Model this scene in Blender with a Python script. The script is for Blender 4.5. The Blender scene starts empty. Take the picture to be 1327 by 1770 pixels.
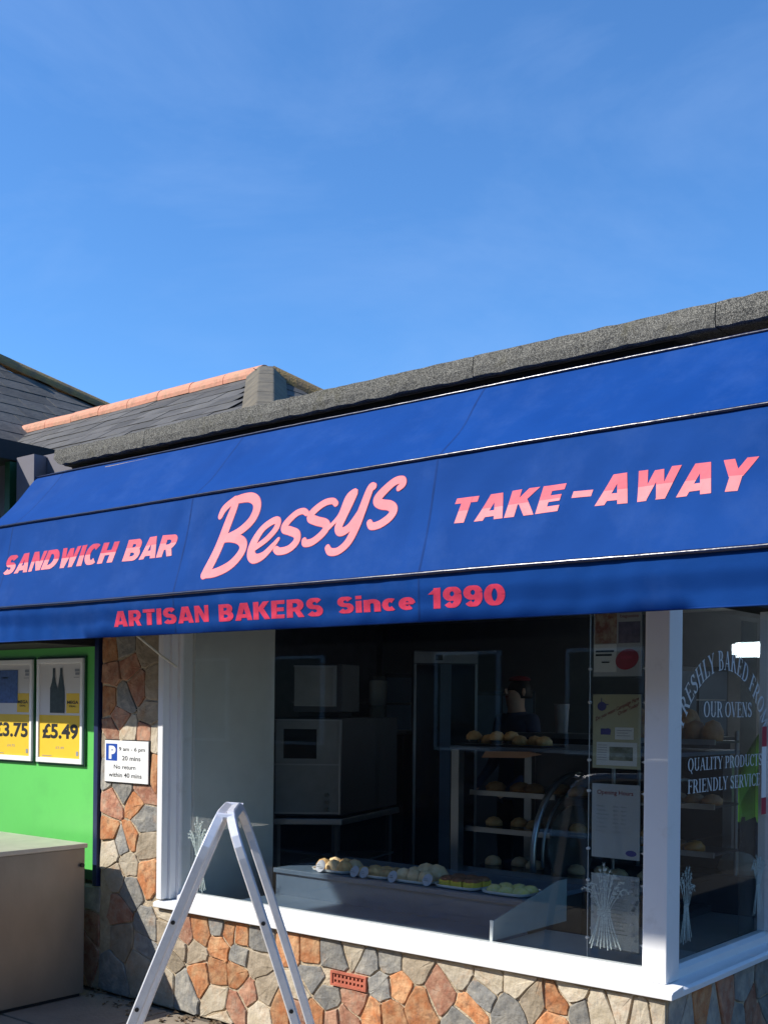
import bpy, bmesh, math, random
from mathutils import Vector, Matrix
from math import sin, cos, pi, radians, sqrt, atan2
random.seed(7)
SC = bpy.context.scene
COL = SC.collection

# ---------------------------------------------------------------- camera
cam_d = bpy.data.cameras.new('camera')
cam = bpy.data.objects.new('camera', cam_d); COL.objects.link(cam)
cam_d.sensor_fit = 'VERTICAL'; cam_d.sensor_height = 36.0
cam_d.lens = 1980 / 1770 * 36.0
cam_d.shift_y = (1222 - 885) / 1770.0
cam_d.clip_end = 2000
FW = Vector((-.63198, .77498, 0)); UP = Vector((0, 0, 1)); RT = FW.cross(UP)
roll = .0106
X_ = RT * cos(roll) + UP * sin(roll); Y_ = -RT * sin(roll) + UP * cos(roll)
cam.matrix_world = Matrix(((X_.x, Y_.x, -FW.x, 1.8363), (X_.y, Y_.y, -FW.y, -3.9451), (X_.z, Y_.z, -FW.z, 1.6), (0, 0, 0, 1)))
SC.camera = cam

# ---------------------------------------------------------------- light
SUN_AZ = radians(40.7); SUN_EL = radians(40.2)
to_sun = Vector((-sin(SUN_AZ) * cos(SUN_EL), -cos(SUN_AZ) * cos(SUN_EL), sin(SUN_EL)))
W = bpy.data.worlds.new('World'); SC.world = W; W.use_nodes = True
nt = W.node_tree; nt.nodes.clear()
sky = nt.nodes.new('ShaderNodeTexSky'); sky.sky_type = 'NISHITA'; sky.sun_disc = False
sky.sun_elevation = SUN_EL; sky.sun_rotation = atan2(to_sun.x, to_sun.y)
sky.air_density = 1.0; sky.dust_density = .1; sky.ozone_density = 5
tc = nt.nodes.new('ShaderNodeTexCoord')
cn = nt.nodes.new('ShaderNodeTexNoise'); cn.inputs['Scale'].default_value = 2.3; cn.inputs['Detail'].default_value = 7; cn.inputs['Roughness'].default_value = .6; cn.inputs['Distortion'].default_value = .6
mp = nt.nodes.new('ShaderNodeMapping'); mp.inputs['Scale'].default_value = (1, 1, 2.6); mp.inputs['Location'].default_value = (1.3, 2.2, .6)
cr = nt.nodes.new('ShaderNodeValToRGB'); cr.color_ramp.elements[0].position = .50; cr.color_ramp.elements[1].position = .78
cr.color_ramp.elements[0].color = (0, 0, 0, 1); cr.color_ramp.elements[1].color = (.16, .16, .16, 1)
mx = nt.nodes.new('ShaderNodeMix'); mx.data_type = 'RGBA'
mx.inputs['B'].default_value = (4.0, 5.5, 8.5, 1)
tn = nt.nodes.new('ShaderNodeMix'); tn.data_type = 'RGBA'; tn.blend_type = 'MULTIPLY'; tn.inputs['Factor'].default_value = 1; tn.inputs['B'].default_value = (.81, 1.24, 1.565, 1)   # clear deep blue air
bg = nt.nodes.new('ShaderNodeBackground'); bg.inputs['Strength'].default_value = .106
wo = nt.nodes.new('ShaderNodeOutputWorld')
L = nt.links.new
L(tc.outputs['Generated'], mp.inputs[0]); L(mp.outputs[0], cn.inputs['Vector']); L(cn.outputs['Fac'], cr.inputs[0])
L(cr.outputs[0], mx.inputs['Factor']); L(sky.outputs[0], tn.inputs['A']); L(tn.outputs['Result'], mx.inputs['A']); L(mx.outputs['Result'], bg.inputs[0]); L(bg.outputs[0], wo.inputs[0])
sl = bpy.data.lights.new('sun', 'SUN'); sl.energy = 5.0; sl.angle = radians(.5); sl.color = (1, .95, .87)
so = bpy.data.objects.new('sun', sl); COL.objects.link(so)
so.rotation_euler = (-to_sun).to_track_quat('-Z', 'Y').to_euler()
vs = SC.view_settings; vs.view_transform = 'Standard'; vs.look = 'None'; vs.gamma = 1; vs.exposure = .40; vs.use_curve_mapping = False

# ---------------------------------------------------------------- materials
MATS = {}
def M(name, col, rough=.6, metal=0, var=.12, scale=9, bump=0, bscale=70, col2=None, ramp=(.35, .65), spec=.5, detail=6, rnd=0, stretch=(1, 1, 1)):
    if name in MATS: return MATS[name]
    m = bpy.data.materials.new(name); MATS[name] = m; m.use_nodes = True
    t = m.node_tree; b = t.nodes['Principled BSDF']; l = t.links.new
    b.inputs['Roughness'].default_value = rough; b.inputs['Metallic'].default_value = metal
    b.inputs['Specular IOR Level'].default_value = spec
    co = t.nodes.new('ShaderNodeTexCoord'); oi = t.nodes.new('ShaderNodeObjectInfo')
    mu = t.nodes.new('ShaderNodeMath'); mu.operation = 'MULTIPLY'; mu.inputs[1].default_value = 37.0; l(oi.outputs['Random'], mu.inputs[0])
    mpn = t.nodes.new('ShaderNodeMapping'); mpn.inputs['Scale'].default_value = stretch; l(co.outputs['Object'], mpn.inputs[0])
    n = t.nodes.new('ShaderNodeTexNoise'); n.noise_dimensions = '4D'; n.inputs['Scale'].default_value = scale; n.inputs['Detail'].default_value = detail; n.inputs['Roughness'].default_value = .62
    l(mpn.outputs[0], n.inputs['Vector']); l(mu.outputs[0], n.inputs['W'])
    r = t.nodes.new('ShaderNodeValToRGB'); r.color_ramp.elements[0].position = ramp[0]; r.color_ramp.elements[1].position = ramp[1]
    c2 = col2 or tuple(min(1, c * (1 + var)) for c in col)
    c1 = col if col2 else tuple(c * (1 - var) for c in col)
    r.color_ramp.elements[0].color = (*c1, 1); r.color_ramp.elements[1].color = (*c2, 1)
    l(n.outputs['Fac'], r.inputs[0]); out = r.outputs[0]
    if rnd:
        h = t.nodes.new('ShaderNodeHueSaturation'); l(out, h.inputs['Color'])
        a = t.nodes.new('ShaderNodeMapRange'); a.inputs['To Min'].default_value = 1 - rnd; a.inputs['To Max'].default_value = 1 + rnd
        l(oi.outputs['Random'], a.inputs['Value']); l(a.outputs[0], h.inputs['Value']); out = h.outputs[0]
    l(out, b.inputs['Base Color'])
    if bump:
        n2 = t.nodes.new('ShaderNodeTexNoise'); n2.inputs['Scale'].default_value = bscale; n2.inputs['Detail'].default_value = 5
        l(mpn.outputs[0], n2.inputs['Vector'])
        bm = t.nodes.new('ShaderNodeBump'); bm.inputs['Strength'].default_value = bump; bm.inputs['Distance'].default_value = .01
        l(n2.outputs['Fac'], bm.inputs['Height']); l(bm.outputs[0], b.inputs['Normal'])
    return m
def speckle(name, c1, c2, c3, scale, bump):
    m = M(name, c1, .95, col2=c2, scale=5, ramp=(.3, .7))
    t = m.node_tree; l = t.links.new; b = t.nodes['Principled BSDF']
    src = b.inputs['Base Color'].links[0].from_socket
    co = t.nodes.new('ShaderNodeTexCoord'); v = t.nodes.new('ShaderNodeTexVoronoi'); v.inputs['Scale'].default_value = scale; l(co.outputs['Object'], v.inputs['Vector'])
    s = t.nodes.new('ShaderNodeSeparateColor'); l(v.outputs['Color'], s.inputs[0])
    r = t.nodes.new('ShaderNodeValToRGB'); r.color_ramp.elements[0].position = .3; r.color_ramp.elements[1].position = 1; l(s.outputs[0], r.inputs[0])
    mxx = t.nodes.new('ShaderNodeMix'); mxx.data_type = 'RGBA'; l(r.outputs[0], mxx.inputs['Factor']); l(src, mxx.inputs['A']); mxx.inputs['B'].default_value = (*c3, 1)
    l(mxx.outputs['Result'], b.inputs['Base Color'])
    bm = t.nodes.new('ShaderNodeBump'); bm.inputs['Strength'].default_value = bump; bm.inputs['Distance'].default_value = .006; l(s.outputs[1], bm.inputs['Height']); l(bm.outputs[0], b.inputs['Normal'])
    return m
def glass(name, tint=(.80, .88, .86), ior=1.5, rough=0.0, strength=.55):
    m = bpy.data.materials.new(name); m.use_nodes = True; t = m.node_tree; t.nodes.clear(); l = t.links.new
    tr = t.nodes.new('ShaderNodeBsdfTransparent'); tr.inputs[0].default_value = (*tint, 1)
    gl = t.nodes.new('ShaderNodeBsdfGlossy'); gl.inputs['Roughness'].default_value = rough; gl.inputs[0].default_value = (.95, .97, 1, 1)
    fr = t.nodes.new('ShaderNodeLayerWeight'); fr.inputs[0].default_value = .5
    pw = t.nodes.new('ShaderNodeMath'); pw.operation = 'POWER'; pw.inputs[1].default_value = 5; l(fr.outputs['Facing'], pw.inputs[0])
    mu = t.nodes.new('ShaderNodeMath'); mu.operation = 'MULTIPLY_ADD'; mu.inputs[1].default_value = .96 * strength; mu.inputs[2].default_value = .04 * strength; l(pw.outputs[0], mu.inputs[0])
    mi = t.nodes.new('ShaderNodeMixShader'); l(mu.outputs[0], mi.inputs[0]); l(tr.outputs[0], mi.inputs[1]); l(gl.outputs[0], mi.inputs[2])
    o = t.nodes.new('ShaderNodeOutputMaterial'); l(mi.outputs[0], o.inputs[0]); return m
def emis(name, col, s):
    m = bpy.data.materials.new(name); m.use_nodes = True; b = m.node_tree.nodes['Principled BSDF']
    b.inputs['Base Color'].default_value = (*col, 1); b.inputs['Emission Color'].default_value = (*col, 1); b.inputs['Emission Strength'].default_value = s; return m

# ---------------------------------------------------------------- mesh helpers
WL = {}
class MB:
    def __init__(s): s.v = []; s.f = []; s.mi = []; s.cur = 0
    def add(s, vs_, fs):
        o = len(s.v); s.v += [Vector(p) for p in vs_]
        for f in fs: s.f.append([i + o for i in f]); s.mi.append(s.cur)
        return s
    def quad(s, a, b, c, d): return s.add((a, b, c, d), ((0, 1, 2, 3),))
    def box(s, x0, x1, y0, y1, z0, z1):
        p = [(x, y, z) for z in (z0, z1) for y in (y0, y1) for x in (x0, x1)]
        return s.add(p, ((0, 2, 3, 1), (4, 5, 7, 6), (0, 1, 5, 4), (2, 6, 7, 3), (0, 4, 6, 2), (1, 3, 7, 5)))
    def hexa(s, lo, hi):   # two quads of 4 points each, bottom and top, same order (ccw from above)
        return s.add(list(lo) + list(hi), ((3, 2, 1, 0), (4, 5, 6, 7), (0, 1, 5, 4), (1, 2, 6, 5), (2, 3, 7, 6), (3, 0, 4, 7)))
    def prism(s, poly, d):  # polygon of 3-D points, extruded by vector d
        n = len(poly); d = Vector(d); a = [Vector(p) for p in poly]
        s.add(a + [p + d for p in a], [list(range(n))[::-1], list(range(n, 2 * n))] + [(i, (i + 1) % n, n + (i + 1) % n, n + i) for i in range(n)])
        return s
    def tube(s, pts, r, n=8, cap=True):
        pts = [Vector(p) for p in pts]; rs = r if isinstance(r, (list, tuple)) else [r] * len(pts)
        V = []; F = []; up = None
        for i, p in enumerate(pts):
            t = (pts[min(i + 1, len(pts) - 1)] - pts[max(i - 1, 0)]).normalized()
            if up is None: up = Vector((0, 0, 1)) if abs(t.z) < .9 else Vector((0, 1, 0))
            a = t.cross(up).normalized(); up = a.cross(t).normalized()
            for k in range(n):
                q = 2 * pi * k / n; V.append(p + (a * cos(q) + up * sin(q)) * rs[i])
        for i in range(len(pts) - 1):
            for k in range(n):
                F.append((i * n + k, i * n + (k + 1) % n, (i + 1) * n + (k + 1) % n, (i + 1) * n + k))
        if cap: F.append(tuple(range(n))[::-1]); F.append(tuple(range((len(pts) - 1) * n, len(pts) * n)))
        return s.add(V, F)
    def lathe(s, c, prof, n=16, sx=1, sy=1):
        V = []; F = []
        for r, z in prof:
            for k in range(n): V.append((c[0] + r * sx * cos(2 * pi * k / n), c[1] + r * sy * sin(2 * pi * k / n), c[2] + z))
        m = len(prof)
        for i in range(m - 1):
            for k in range(n): F.append((i * n + k, i * n + (k + 1) % n, (i + 1) * n + (k + 1) % n, (i + 1) * n + k))
        F.append(tuple(range(n))[::-1]); F.append(tuple(range((m - 1) * n, m * n)))
        return s.add(V, F)
    def build(s, name, mat, parent=None, smooth=False, bevel=0, fixn=True, segs=2, origin=None):
        c = Vector(origin) if origin else (Vector((min(p.x for p in s.v), min(p.y for p in s.v), min(p.z for p in s.v))) + Vector((max(p.x for p in s.v), max(p.y for p in s.v), max(p.z for p in s.v)))) / 2
        me = bpy.data.meshes.new(name); me.from_pydata([p - c for p in s.v], [], s.f)
        for m in (mat if isinstance(mat, (list, tuple)) else [mat]): me.materials.append(m)
        for p, i in zip(me.polygons, s.mi): p.material_index = i
        if fixn or bevel:
            b = bmesh.new(); b.from_mesh(me)
            if bevel:
                bmesh.ops.remove_doubles(b, verts=b.verts, dist=1e-6)
                bmesh.ops.bevel(b, geom=[e for e in b.edges if len(e.link_faces) == 2 and e.calc_face_angle(0) > .5], offset=bevel, segments=segs, affect='EDGES', profile=.6, clamp_overlap=True)
            if fixn: bmesh.ops.recalc_face_normals(b, faces=b.faces)
            b.to_mesh(me); b.free()
        if smooth:
            for p in me.polygons: p.use_smooth = True
        return link(name, me, c, parent)
def link(name, me, c, parent=None):
    o = bpy.data.objects.new(name, me); COL.objects.link(o); c = Vector(c)
    o.location = c - (WL[parent.name] if parent else Vector()); WL[o.name] = c
    if parent: o.parent = parent
    return o
def tag(o, label=None, cat=None, group=None, kind=None):
    for k, v in (('label', label), ('category', cat), ('group', group), ('kind', kind)):
        if v: o[k] = v
    return o
def thing(name, label, cat, loc=(0, 0, 0), group=None):
    return tag(link(name, None, loc), label, cat, group)
def box(name, mat, b, parent=None, bevel=0): return MB().box(*b).build(name, mat, parent, bevel=bevel)
def catmull(pts, n=6):
    out = []
    for i in range(len(pts) - 1):
        p0, p1, p2, p3 = pts[max(i - 1, 0)], pts[i], pts[i + 1], pts[min(i + 2, len(pts) - 1)]
        for k in range(n):
            t = k / n
            out.append(tuple(.5 * (2 * b + (c - a) * t + (2 * a - 5 * b + 4 * c - d) * t * t + (3 * b - a - 3 * c + d) * t ** 3) for a, b, c, d in zip(p0, p1, p2, p3)))
    out.append(tuple(pts[-1])); return out
def ribbon(pts):   # [(x, y, w)] -> list of (2-D verts, faces) with round ends
    V = []; F = []; n = len(pts)
    for i, (x, y, w) in enumerate(pts):
        a = pts[max(i - 1, 0)]; b = pts[min(i + 1, n - 1)]
        dx, dy = b[0] - a[0], b[1] - a[1]; l = sqrt(dx * dx + dy * dy) or 1
        nx, ny = -dy / l * w / 2, dx / l * w / 2
        V += [(x + nx, y + ny), (x - nx, y - ny)]
    for i in range(n - 1): F.append((2 * i, 2 * i + 1, 2 * i + 3, 2 * i + 2))
    for e, sg in ((0, -1), (n - 1, 1)):
        x, y, w = pts[e]; a, b = Vector(V[2 * e]), Vector(V[2 * e + 1]); c = Vector((x, y)); d = (a - c); q = Vector((d.y, -d.x)) * sg
        o = len(V); V += [tuple(c + d * cos(t) + q * sin(t)) for t in [pi * k / 6 for k in range(1, 6)]]
        F.append([2 * e] + list(range(o, o + 5)) + [2 * e + 1])
    return V, F
def put2d(mb, VF, f, k=0):   # 2-D verts/faces through a mapping to 3-D
    mb.add([f(p[0], p[1], k) for p in VF[0]], VF[1])
_tx = {}
def text2d(s, bold=0.0, slices=0):
    """flat lettering of the built-in font, scaled to a unit box; optional horizontal slices"""
    cu = bpy.data.curves.new('lettering', 'FONT'); cu.body = s; cu.offset = bold; cu.resolution_u = 4
    o = bpy.data.objects.new('lettering', cu); COL.objects.link(o)
    dg = bpy.context.evaluated_depsgraph_get(); me = bpy.data.meshes.new_from_object(o.evaluated_get(dg))
    b = bmesh.new(); b.from_mesh(me); bmesh.ops.remove_doubles(b, verts=b.verts, dist=1e-5)
    xs = [v.co.x for v in b.verts]; ys = [v.co.y for v in b.verts]; x0, x1, y0, y1 = min(xs), max(xs), min(ys), max(ys)
    for i in range(1, slices):
        bmesh.ops.bisect_plane(b, geom=b.verts[:] + b.edges[:] + b.faces[:], plane_co=(0, y0 + (y1 - y0) * i / slices, 0), plane_no=(0, 1, 0))
    b.verts.index_update()
    V = [((v.co.x - x0) / (x1 - x0), (v.co.y - y0) / (y1 - y0)) for v in b.verts]; F = [[v.index for v in f.verts] for f in b.faces]
    b.free(); bpy.data.objects.remove(o); bpy.data.curves.remove(cu); bpy.data.meshes.remove(me)
    return V, F
def front(Y): return lambda x, z, k=0: (x, Y - k * .0003, z)     # drawing on a plane facing the street
def fit(VF, x0, x1, z0, z1, shear=0): return [(x0 + (x1 - x0) * a + shear * (b) * (z1 - z0), z0 + (z1 - z0) * b) for a, b in VF[0]], VF[1]
def rect(x0, x1, z0, z1): return [(x0, z0), (x1, z0), (x1, z1), (x0, z1)], [(0, 1, 2, 3)]
def disc(x, z, rx, rz, n=20, a=0): return [(x + rx * cos(2 * pi * k / n) * cos(a) - rz * sin(2 * pi * k / n) * sin(a), z + rx * cos(2 * pi * k / n) * sin(a) + rz * sin(2 * pi * k / n) * cos(a)) for k in range(n)], [tuple(range(n))]
# ---------------------------------------------------------------- ground
m_pave = M('paving', (.20, .165, .125), .95, col2=(.30, .25, .19), scale=3.5, bump=.5, bscale=45, ramp=(.3, .75))
m_slabjoint = M('paving_joint', (.10, .085, .065), .95)
m_road = M('asphalt', (.05, .05, .052), .95, var=.2, bump=.5, bscale=120)
g = MB().quad((-400, -400, -.126), (400, -400, -.126), (400, 400, -.126), (-400, 400, -.126)).build('road', m_road, fixn=False); tag(g, kind='structure')
g = MB().box(-60, 40, -4.9, .2, -.12, -.012).build('pavement', m_slabjoint); tag(g, kind='structure')
slab_me = None
for i in range(-9, 5):
    for j in range(8):
        x, y = -1.9 + i * .602 + (.3 if j % 2 else 0), -.31 - j * .602
        if x < -6.8 or x > 1.2: continue
        if slab_me is None:
            o = box('paving_slab', m_pave, (x - .296, x + .296, y - .296, y + .296, -.05, 0), g, .006); slab_me = o.data
        else: o = link('paving_slab', slab_me, (x, y, -.025 + random.uniform(-.0025, .0025)), g)
box('kerb', M('kerb_stone', (.32, .31, .28), .9, bump=.4), (-60, 40, -5.05, -4.9, -.13, .002), g)

# ---------------------------------------------------------------- bakery walls of random rubble
m_mortar = M('mortar', (.38, .30, .195), .95, col2=(.55, .45, .315), scale=9, bump=1.0, bscale=50)
m_st = {'O': M('stone_orange', (.44, .165, .060), .92, col2=(.55, .33, .17), scale=15, bump=.9, bscale=30, rnd=.25, ramp=(.40, .66)),
        'R': M('stone_rust', (.29, .12, .070), .92, col2=(.47, .27, .17), scale=15, bump=.9, bscale=30, rnd=.25, ramp=(.40, .66)),
        'G': M('stone_slate_grey', (.205, .20, .185), .88, col2=(.37, .34, .28), scale=15, bump=.9, bscale=32, rnd=.25, ramp=(.42, .68)),
        'T': M('stone_brown_grey', (.25, .20, .135), .92, col2=(.40, .33, .24), scale=12, bump=.8, bscale=34, rnd=.22),
        'P': M('stone_pale', (.43, .36, .25), .92, col2=(.55, .48, .37), scale=12, bump=.7, bscale=34, rnd=.14)}
def weather(m, col, scale, lo, hi, amt):
    t = m.node_tree; l = t.links.new; b = t.nodes['Principled BSDF']; src = b.inputs['Base Color'].links[0].from_socket
    co = t.nodes.new('ShaderNodeTexCoord'); oi = t.nodes.new('ShaderNodeObjectInfo'); n = t.nodes.new('ShaderNodeTexNoise'); n.noise_dimensions = '4D'; n.inputs['Scale'].default_value = scale; n.inputs['Detail'].default_value = 9; n.inputs['Roughness'].default_value = .7
    mu = t.nodes.new('ShaderNodeMath'); mu.operation = 'MULTIPLY'; mu.inputs[1].default_value = 91; l(oi.outputs['Random'], mu.inputs[0]); l(mu.outputs[0], n.inputs['W']); l(co.outputs['Object'], n.inputs['Vector'])
    r = t.nodes.new('ShaderNodeMapRange'); r.inputs['From Min'].default_value = lo; r.inputs['From Max'].default_value = hi; r.inputs['To Max'].default_value = amt; l(n.outputs['Fac'], r.inputs['Value'])
    x = t.nodes.new('ShaderNodeMix'); x.data_type = 'RGBA'; l(r.outputs[0], x.inputs['Factor']); l(src, x.inputs['A']); x.inputs['B'].default_value = (*col, 1); l(x.outputs['Result'], b.inputs['Base Color'])
    return m
weather(m_st['O'], (.19, .10, .06), 26, .52, .66, .75); weather(m_st['R'], (.34, .27, .20), 22, .50, .66, .7); weather(m_st['G'], (.36, .20, .10), 9, .56, .70, .6); weather(m_st['T'], (.42, .21, .09), 8, .55, .70, .6); weather(m_st['P'], (.40, .22, .11), 9, .52, .68, .7); weather(m_mortar, (.22, .17, .11), 7, .5, .68, .6)
bakery = thing('bakery_building', 'single storey bakery of multicoloured rubble stone with white framed shop windows', 'shop building', (-1.5, .5, 0))
mw = MB().box(-4.7, -3.442, .036, .3, 0, .575).box(-3.44, -2.946, .0335, .3, 0, 2.93).box(-2.944, -.034, .0335, .16, 0, .525)
wall = mw.build('stone_wall', m_mortar, bakery)
side = MB().box(-.16, -.036, .162, 3.2, 0, .525).build('stone_wall', m_mortar, bakery)
def clip(poly, nx, ny, c):   # keep nx*x+ny*y <= c
    out = []
    for i in range(len(poly)):
        a, b = poly[i], poly[(i + 1) % len(poly)]; da, db = nx * a[0] + ny * a[1] - c, nx * b[0] + ny * b[1] - c
        if da <= 0: out.append(a)
        if (da < 0 < db) or (db < 0 < da):
            t = da / (da - db); out.append((a[0] + (b[0] - a[0]) * t, a[1] + (b[1] - a[1]) * t))
    return out
def cells(seeds, rectf, gap=.0040):
    for i, (x, z, c) in enumerate(seeds):
        x0, x1, z0, z1 = rectf(x, z); p = [(x0, z0), (x1, z0), (x1, z1), (x0, z1)]
        for j, (u, v, _) in enumerate(seeds):
            if i == j or (u - x) ** 2 + (v - z) ** 2 > .8: continue
            dx, dz = u - x, v - z; l = sqrt(dx * dx + dz * dz)
            p = clip(p, dx / l, dz / l, (dx * (x + u) / 2 + dz * (z + v) / 2) / l - gap * (1 + .5 * sin(i * 3 + j)))
            if len(p) < 3: break
        if len(p) >= 3: yield p, c
def shoelace(p): return .5 * sum(p[i][0] * p[(i + 1) % len(p)][1] - p[(i + 1) % len(p)][0] * p[i][1] for i in range(len(p)))
def stone(poly, c, f, parent):
    """irregular stone: chamfered outline, proud, slightly tilted face"""
    q = []
    n = len(poly)
    for i in range(n):
        a, b = poly[i], poly[(i + 1) % n]; l = sqrt((a[0] - b[0]) ** 2 + (a[1] - b[1]) ** 2)
        if l < .008: q.append(((a[0] + b[0]) / 2, (a[1] + b[1]) / 2)); continue
        t = random.uniform(.04, .11); q += [(a[0] + (b[0] - a[0]) * t, a[1] + (b[1] - a[1]) * t), (a[0] + (b[0] - a[0]) * (.5 + random.uniform(-.08, .08)), a[1] + (b[1] - a[1]) * .5), (b[0] + (a[0] - b[0]) * t, b[1] + (a[1] - b[1]) * t)]
    q = [(x + random.uniform(-.0045, .0045), z + random.uniform(-.0045, .0045)) for x, z in q]
    cx = sum(p[0] for p in q) / len(q); cz = sum(p[1] for p in q) / len(q); n = len(q)
    pr = random.uniform(.003, .010); tx, tz = random.uniform(-.05, .05), random.uniform(-.05, .05)
    V = []
    for s, d, t in ((1, -.02, 0), (1, pr * .55, .8), (.95, pr, 1), (.5, pr * 1.1, 1)):
        for x, z in q: V.append(f(cx + (x - cx) * s, cz + (z - cz) * s, d + t * (tx * (x - cx) + tz * (z - cz)) * .6 + (random.uniform(-.0013, .0013) if s < 1 else 0)))
    V.append(f(cx, cz, pr * 1.12)); F = []
    for r in range(3): F += [(r * n + i, r * n + (i + 1) % n, (r + 1) * n + (i + 1) % n, (r + 1) * n + i) for i in range(n)]
    F += [(3 * n + i, 3 * n + (i + 1) % n, 4 * n) for i in range(n)]
    MB().add(V, F).build('stone', m_st[c], parent)
def filler(seeds, x0, x1, z0, z1, step):
    x = x0
    while x < x1:
        z = z0
        while z < z1:
            u, v = x + random.uniform(-.04, .04), z + random.uniform(-.03, .03)
            if all((u - a) ** 2 + (v - b) ** 2 > (step * .92) ** 2 for a, b, _ in seeds): seeds.append((round(u, 3), round(v, 3), random.choice('OORGGTTP')))
            z += step * .8
        x += step
ST=[(-3.361,1.44,'R'),(-3.207,1.453,'P'),(-3.049,1.433,'R'),(-2.968,1.435,'P'),(-3.415,1.38,'T'),(-3.413,1.222,'G'),(-3.239,1.132,'G'),(-2.98,1.236,'O'),(-3.074,1.146,'R'),(-3.339,1.044,'R'),(-3.139,1.052,'O'),(-3.086,0.983,'G'),(-3.368,0.9,'O'),(-3.242,0.837,'G'),(-3.174,0.871,'O'),(-3.061,0.833,'T'),(-3.35,0.784,'P'),(-3.357,0.724,'G'),(-3.194,0.725,'P'),(-3.029,0.693,'O'),(-3.204,1.303,'P'),(-3.293,0.647,'T'),(-3.379,1.881,'O'),(-3.228,1.909,'G'),(-3.068,1.898,'T'),(-3.365,1.785,'R'),(-3.201,1.822,'R'),(-3.125,1.696,'R'),(-3.005,1.703,'T'),(-3.387,1.625,'O'),(-3.235,1.625,'G'),(-3.271,1.522,'R'),(-3.014,1.549,'T'),(-3.183,0.591,'G'),(-3.018,0.403,'G'),(-2.863,0.507,'P'),(-3.272,0.467,'R'),(-3.239,0.317,'T'),(-3.045,0.297,'G'),(-3.343,0.11,'G'),(-2.875,0.404,'T'),(-3.073,0.199,'T'),(-3.444,0.524,'G'),(-3.456,0.327,'R'),(-2.735,0.41,'R'),(-2.77,0.334,'T'),(-2.604,0.439,'O'),(-2.596,0.492,'P'),(-2.469,0.486,'G'),(-2.393,0.467,'O'),(-2.303,0.456,'O'),(-2.191,0.46,'G'),(-2.459,0.378,'O'),(-2.637,0.318,'T'),(-2.31,0.354,'G'),(-2.198,0.337,'T'),(-2.731,0.139,'G'),(-2.609,0.223,'O'),(-2.566,0.189,'T'),(-2.473,0.249,'O'),(-2.325,0.261,'O'),(-2.243,0.179,'R'),(-2.133,0.208,'T'),(-2.463,0.113,'P'),(-2.338,0.089,'R'),(-2.178,0.089,'P'),(-2.813,0.262,'T'),(-2.866,0.141,'P'),(-2.024,0.144,'O'),(-2.419,0.001,'P'),(-1.945,0.445,'O'),(-1.856,0.445,'O'),(-1.686,0.445,'G'),(-1.559,0.493,'P'),(-1.481,0.451,'G'),(-1.352,0.471,'G'),(-1.22,0.467,'T'),(-1.841,0.318,'G'),(-1.732,0.231,'G'),(-1.548,0.263,'R'),(-1.403,0.352,'G'),(-1.299,0.369,'O'),(-1.189,0.307,'O'),(-1.076,0.382,'R'),(-1.447,0.215,'O'),(-1.349,0.227,'O'),(-1.908,0.257,'P'),(-1.915,0.15,'R'),(-1.789,0.148,'O'),(-1.698,0.14,'R'),(-1.602,0.151,'R'),(-2.01,0.14,'O'),(-0.975,0.484,'P'),(-0.828,0.479,'P'),(-0.866,0.407,'G'),(-0.919,0.327,'O'),(-0.73,0.35,'G'),(-0.681,0.481,'P'),(-0.611,0.418,'T'),(-0.502,0.426,'O'),(-0.513,0.346,'O'),(-0.432,0.485,'P'),(-0.396,0.414,'G'),(-0.322,0.432,'P'),(-0.958,0.265,'G'),(-0.364,0.452,'P'),(-0.37,0.401,'R'),(-0.268,0.441,'T'),(-0.205,0.479,'P'),(-0.14,0.464,'P'),(-0.065,0.482,'P'),(-0.175,0.414,'G'),(-0.093,0.429,'P')]
SD=[(0.116,0.461,'G'),(0.322,0.431,'O'),(0.559,0.413,'R'),(0.461,0.375,'G'),(0.753,0.423,'G'),(0.818,0.333,'R'),(0.994,0.391,'G'),(0.996,0.322,'G'),(0.932,0.267,'R'),(0.725,0.321,'G'),(0.205,0.404,'G')]
_k = []
for s_ in ST:
    if all((s_[0] - q_[0]) ** 2 + (s_[1] - q_[1]) ** 2 > .066 ** 2 for q_ in _k): _k.append(s_)
ST = _k
filler(ST, -4.6, -3.4, .06, .54, .17); filler(ST, -3.4, -.08, .04, .5, .19); filler(ST, -3.4, -2.97, .5, 1.98, .21); filler(SD, .1, 3.1, .06, .5, .16)
def rf(x, z):
    if z > 0.545: return (-3.438, -2.95, 0, 1.99)
    if x < -3.44: return (-4.68, -3.446, .004, .57)
    if x < -2.95: return (-3.438, -2.72, .004, 1.2)
    return (-3.1, -.038, .004, .516)
AIR = (-1.70, -1.485, .311, .378)      # the ventilation brick
for p, c in cells(ST, rf):
    if p[0] and min(a[0] for a in p) < -2.95 < max(a[0] for a in p): p = clip(p, 0, 1, .516)
    if len(p) < 3: continue
    cx = sum(a[0] for a in p) / len(p); cz = sum(a[1] for a in p) / len(p)
    if max(a[0] for a in p) > AIR[0] - .008 and min(a[0] for a in p) < AIR[1] + .008 and max(a[1] for a in p) > AIR[2] - .008 and min(a[1] for a in p) < AIR[3] + .008:
        opts = [clip(p, 1, 0, AIR[0] - .008), clip(p, -1, 0, -(AIR[1] + .008)), clip(p, 0, 1, AIR[2] - .008), clip(p, 0, -1, -(AIR[3] + .008))]
        p = max(opts, key=lambda o: abs(shoelace(o)) if len(o) > 2 else 0)
    if len(p) > 2 and abs(shoelace(p)) > .0006: stone(p, c, lambda x, z, d: (x, .0315 - d, z), wall)
for p, c in cells(SD, lambda x, z: (.04, 3.18, .004, .516)):
    if abs(shoelace(p)) > .0006: stone(p, c, lambda y, z, d: (-.0345 + d, y, z), side)
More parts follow.
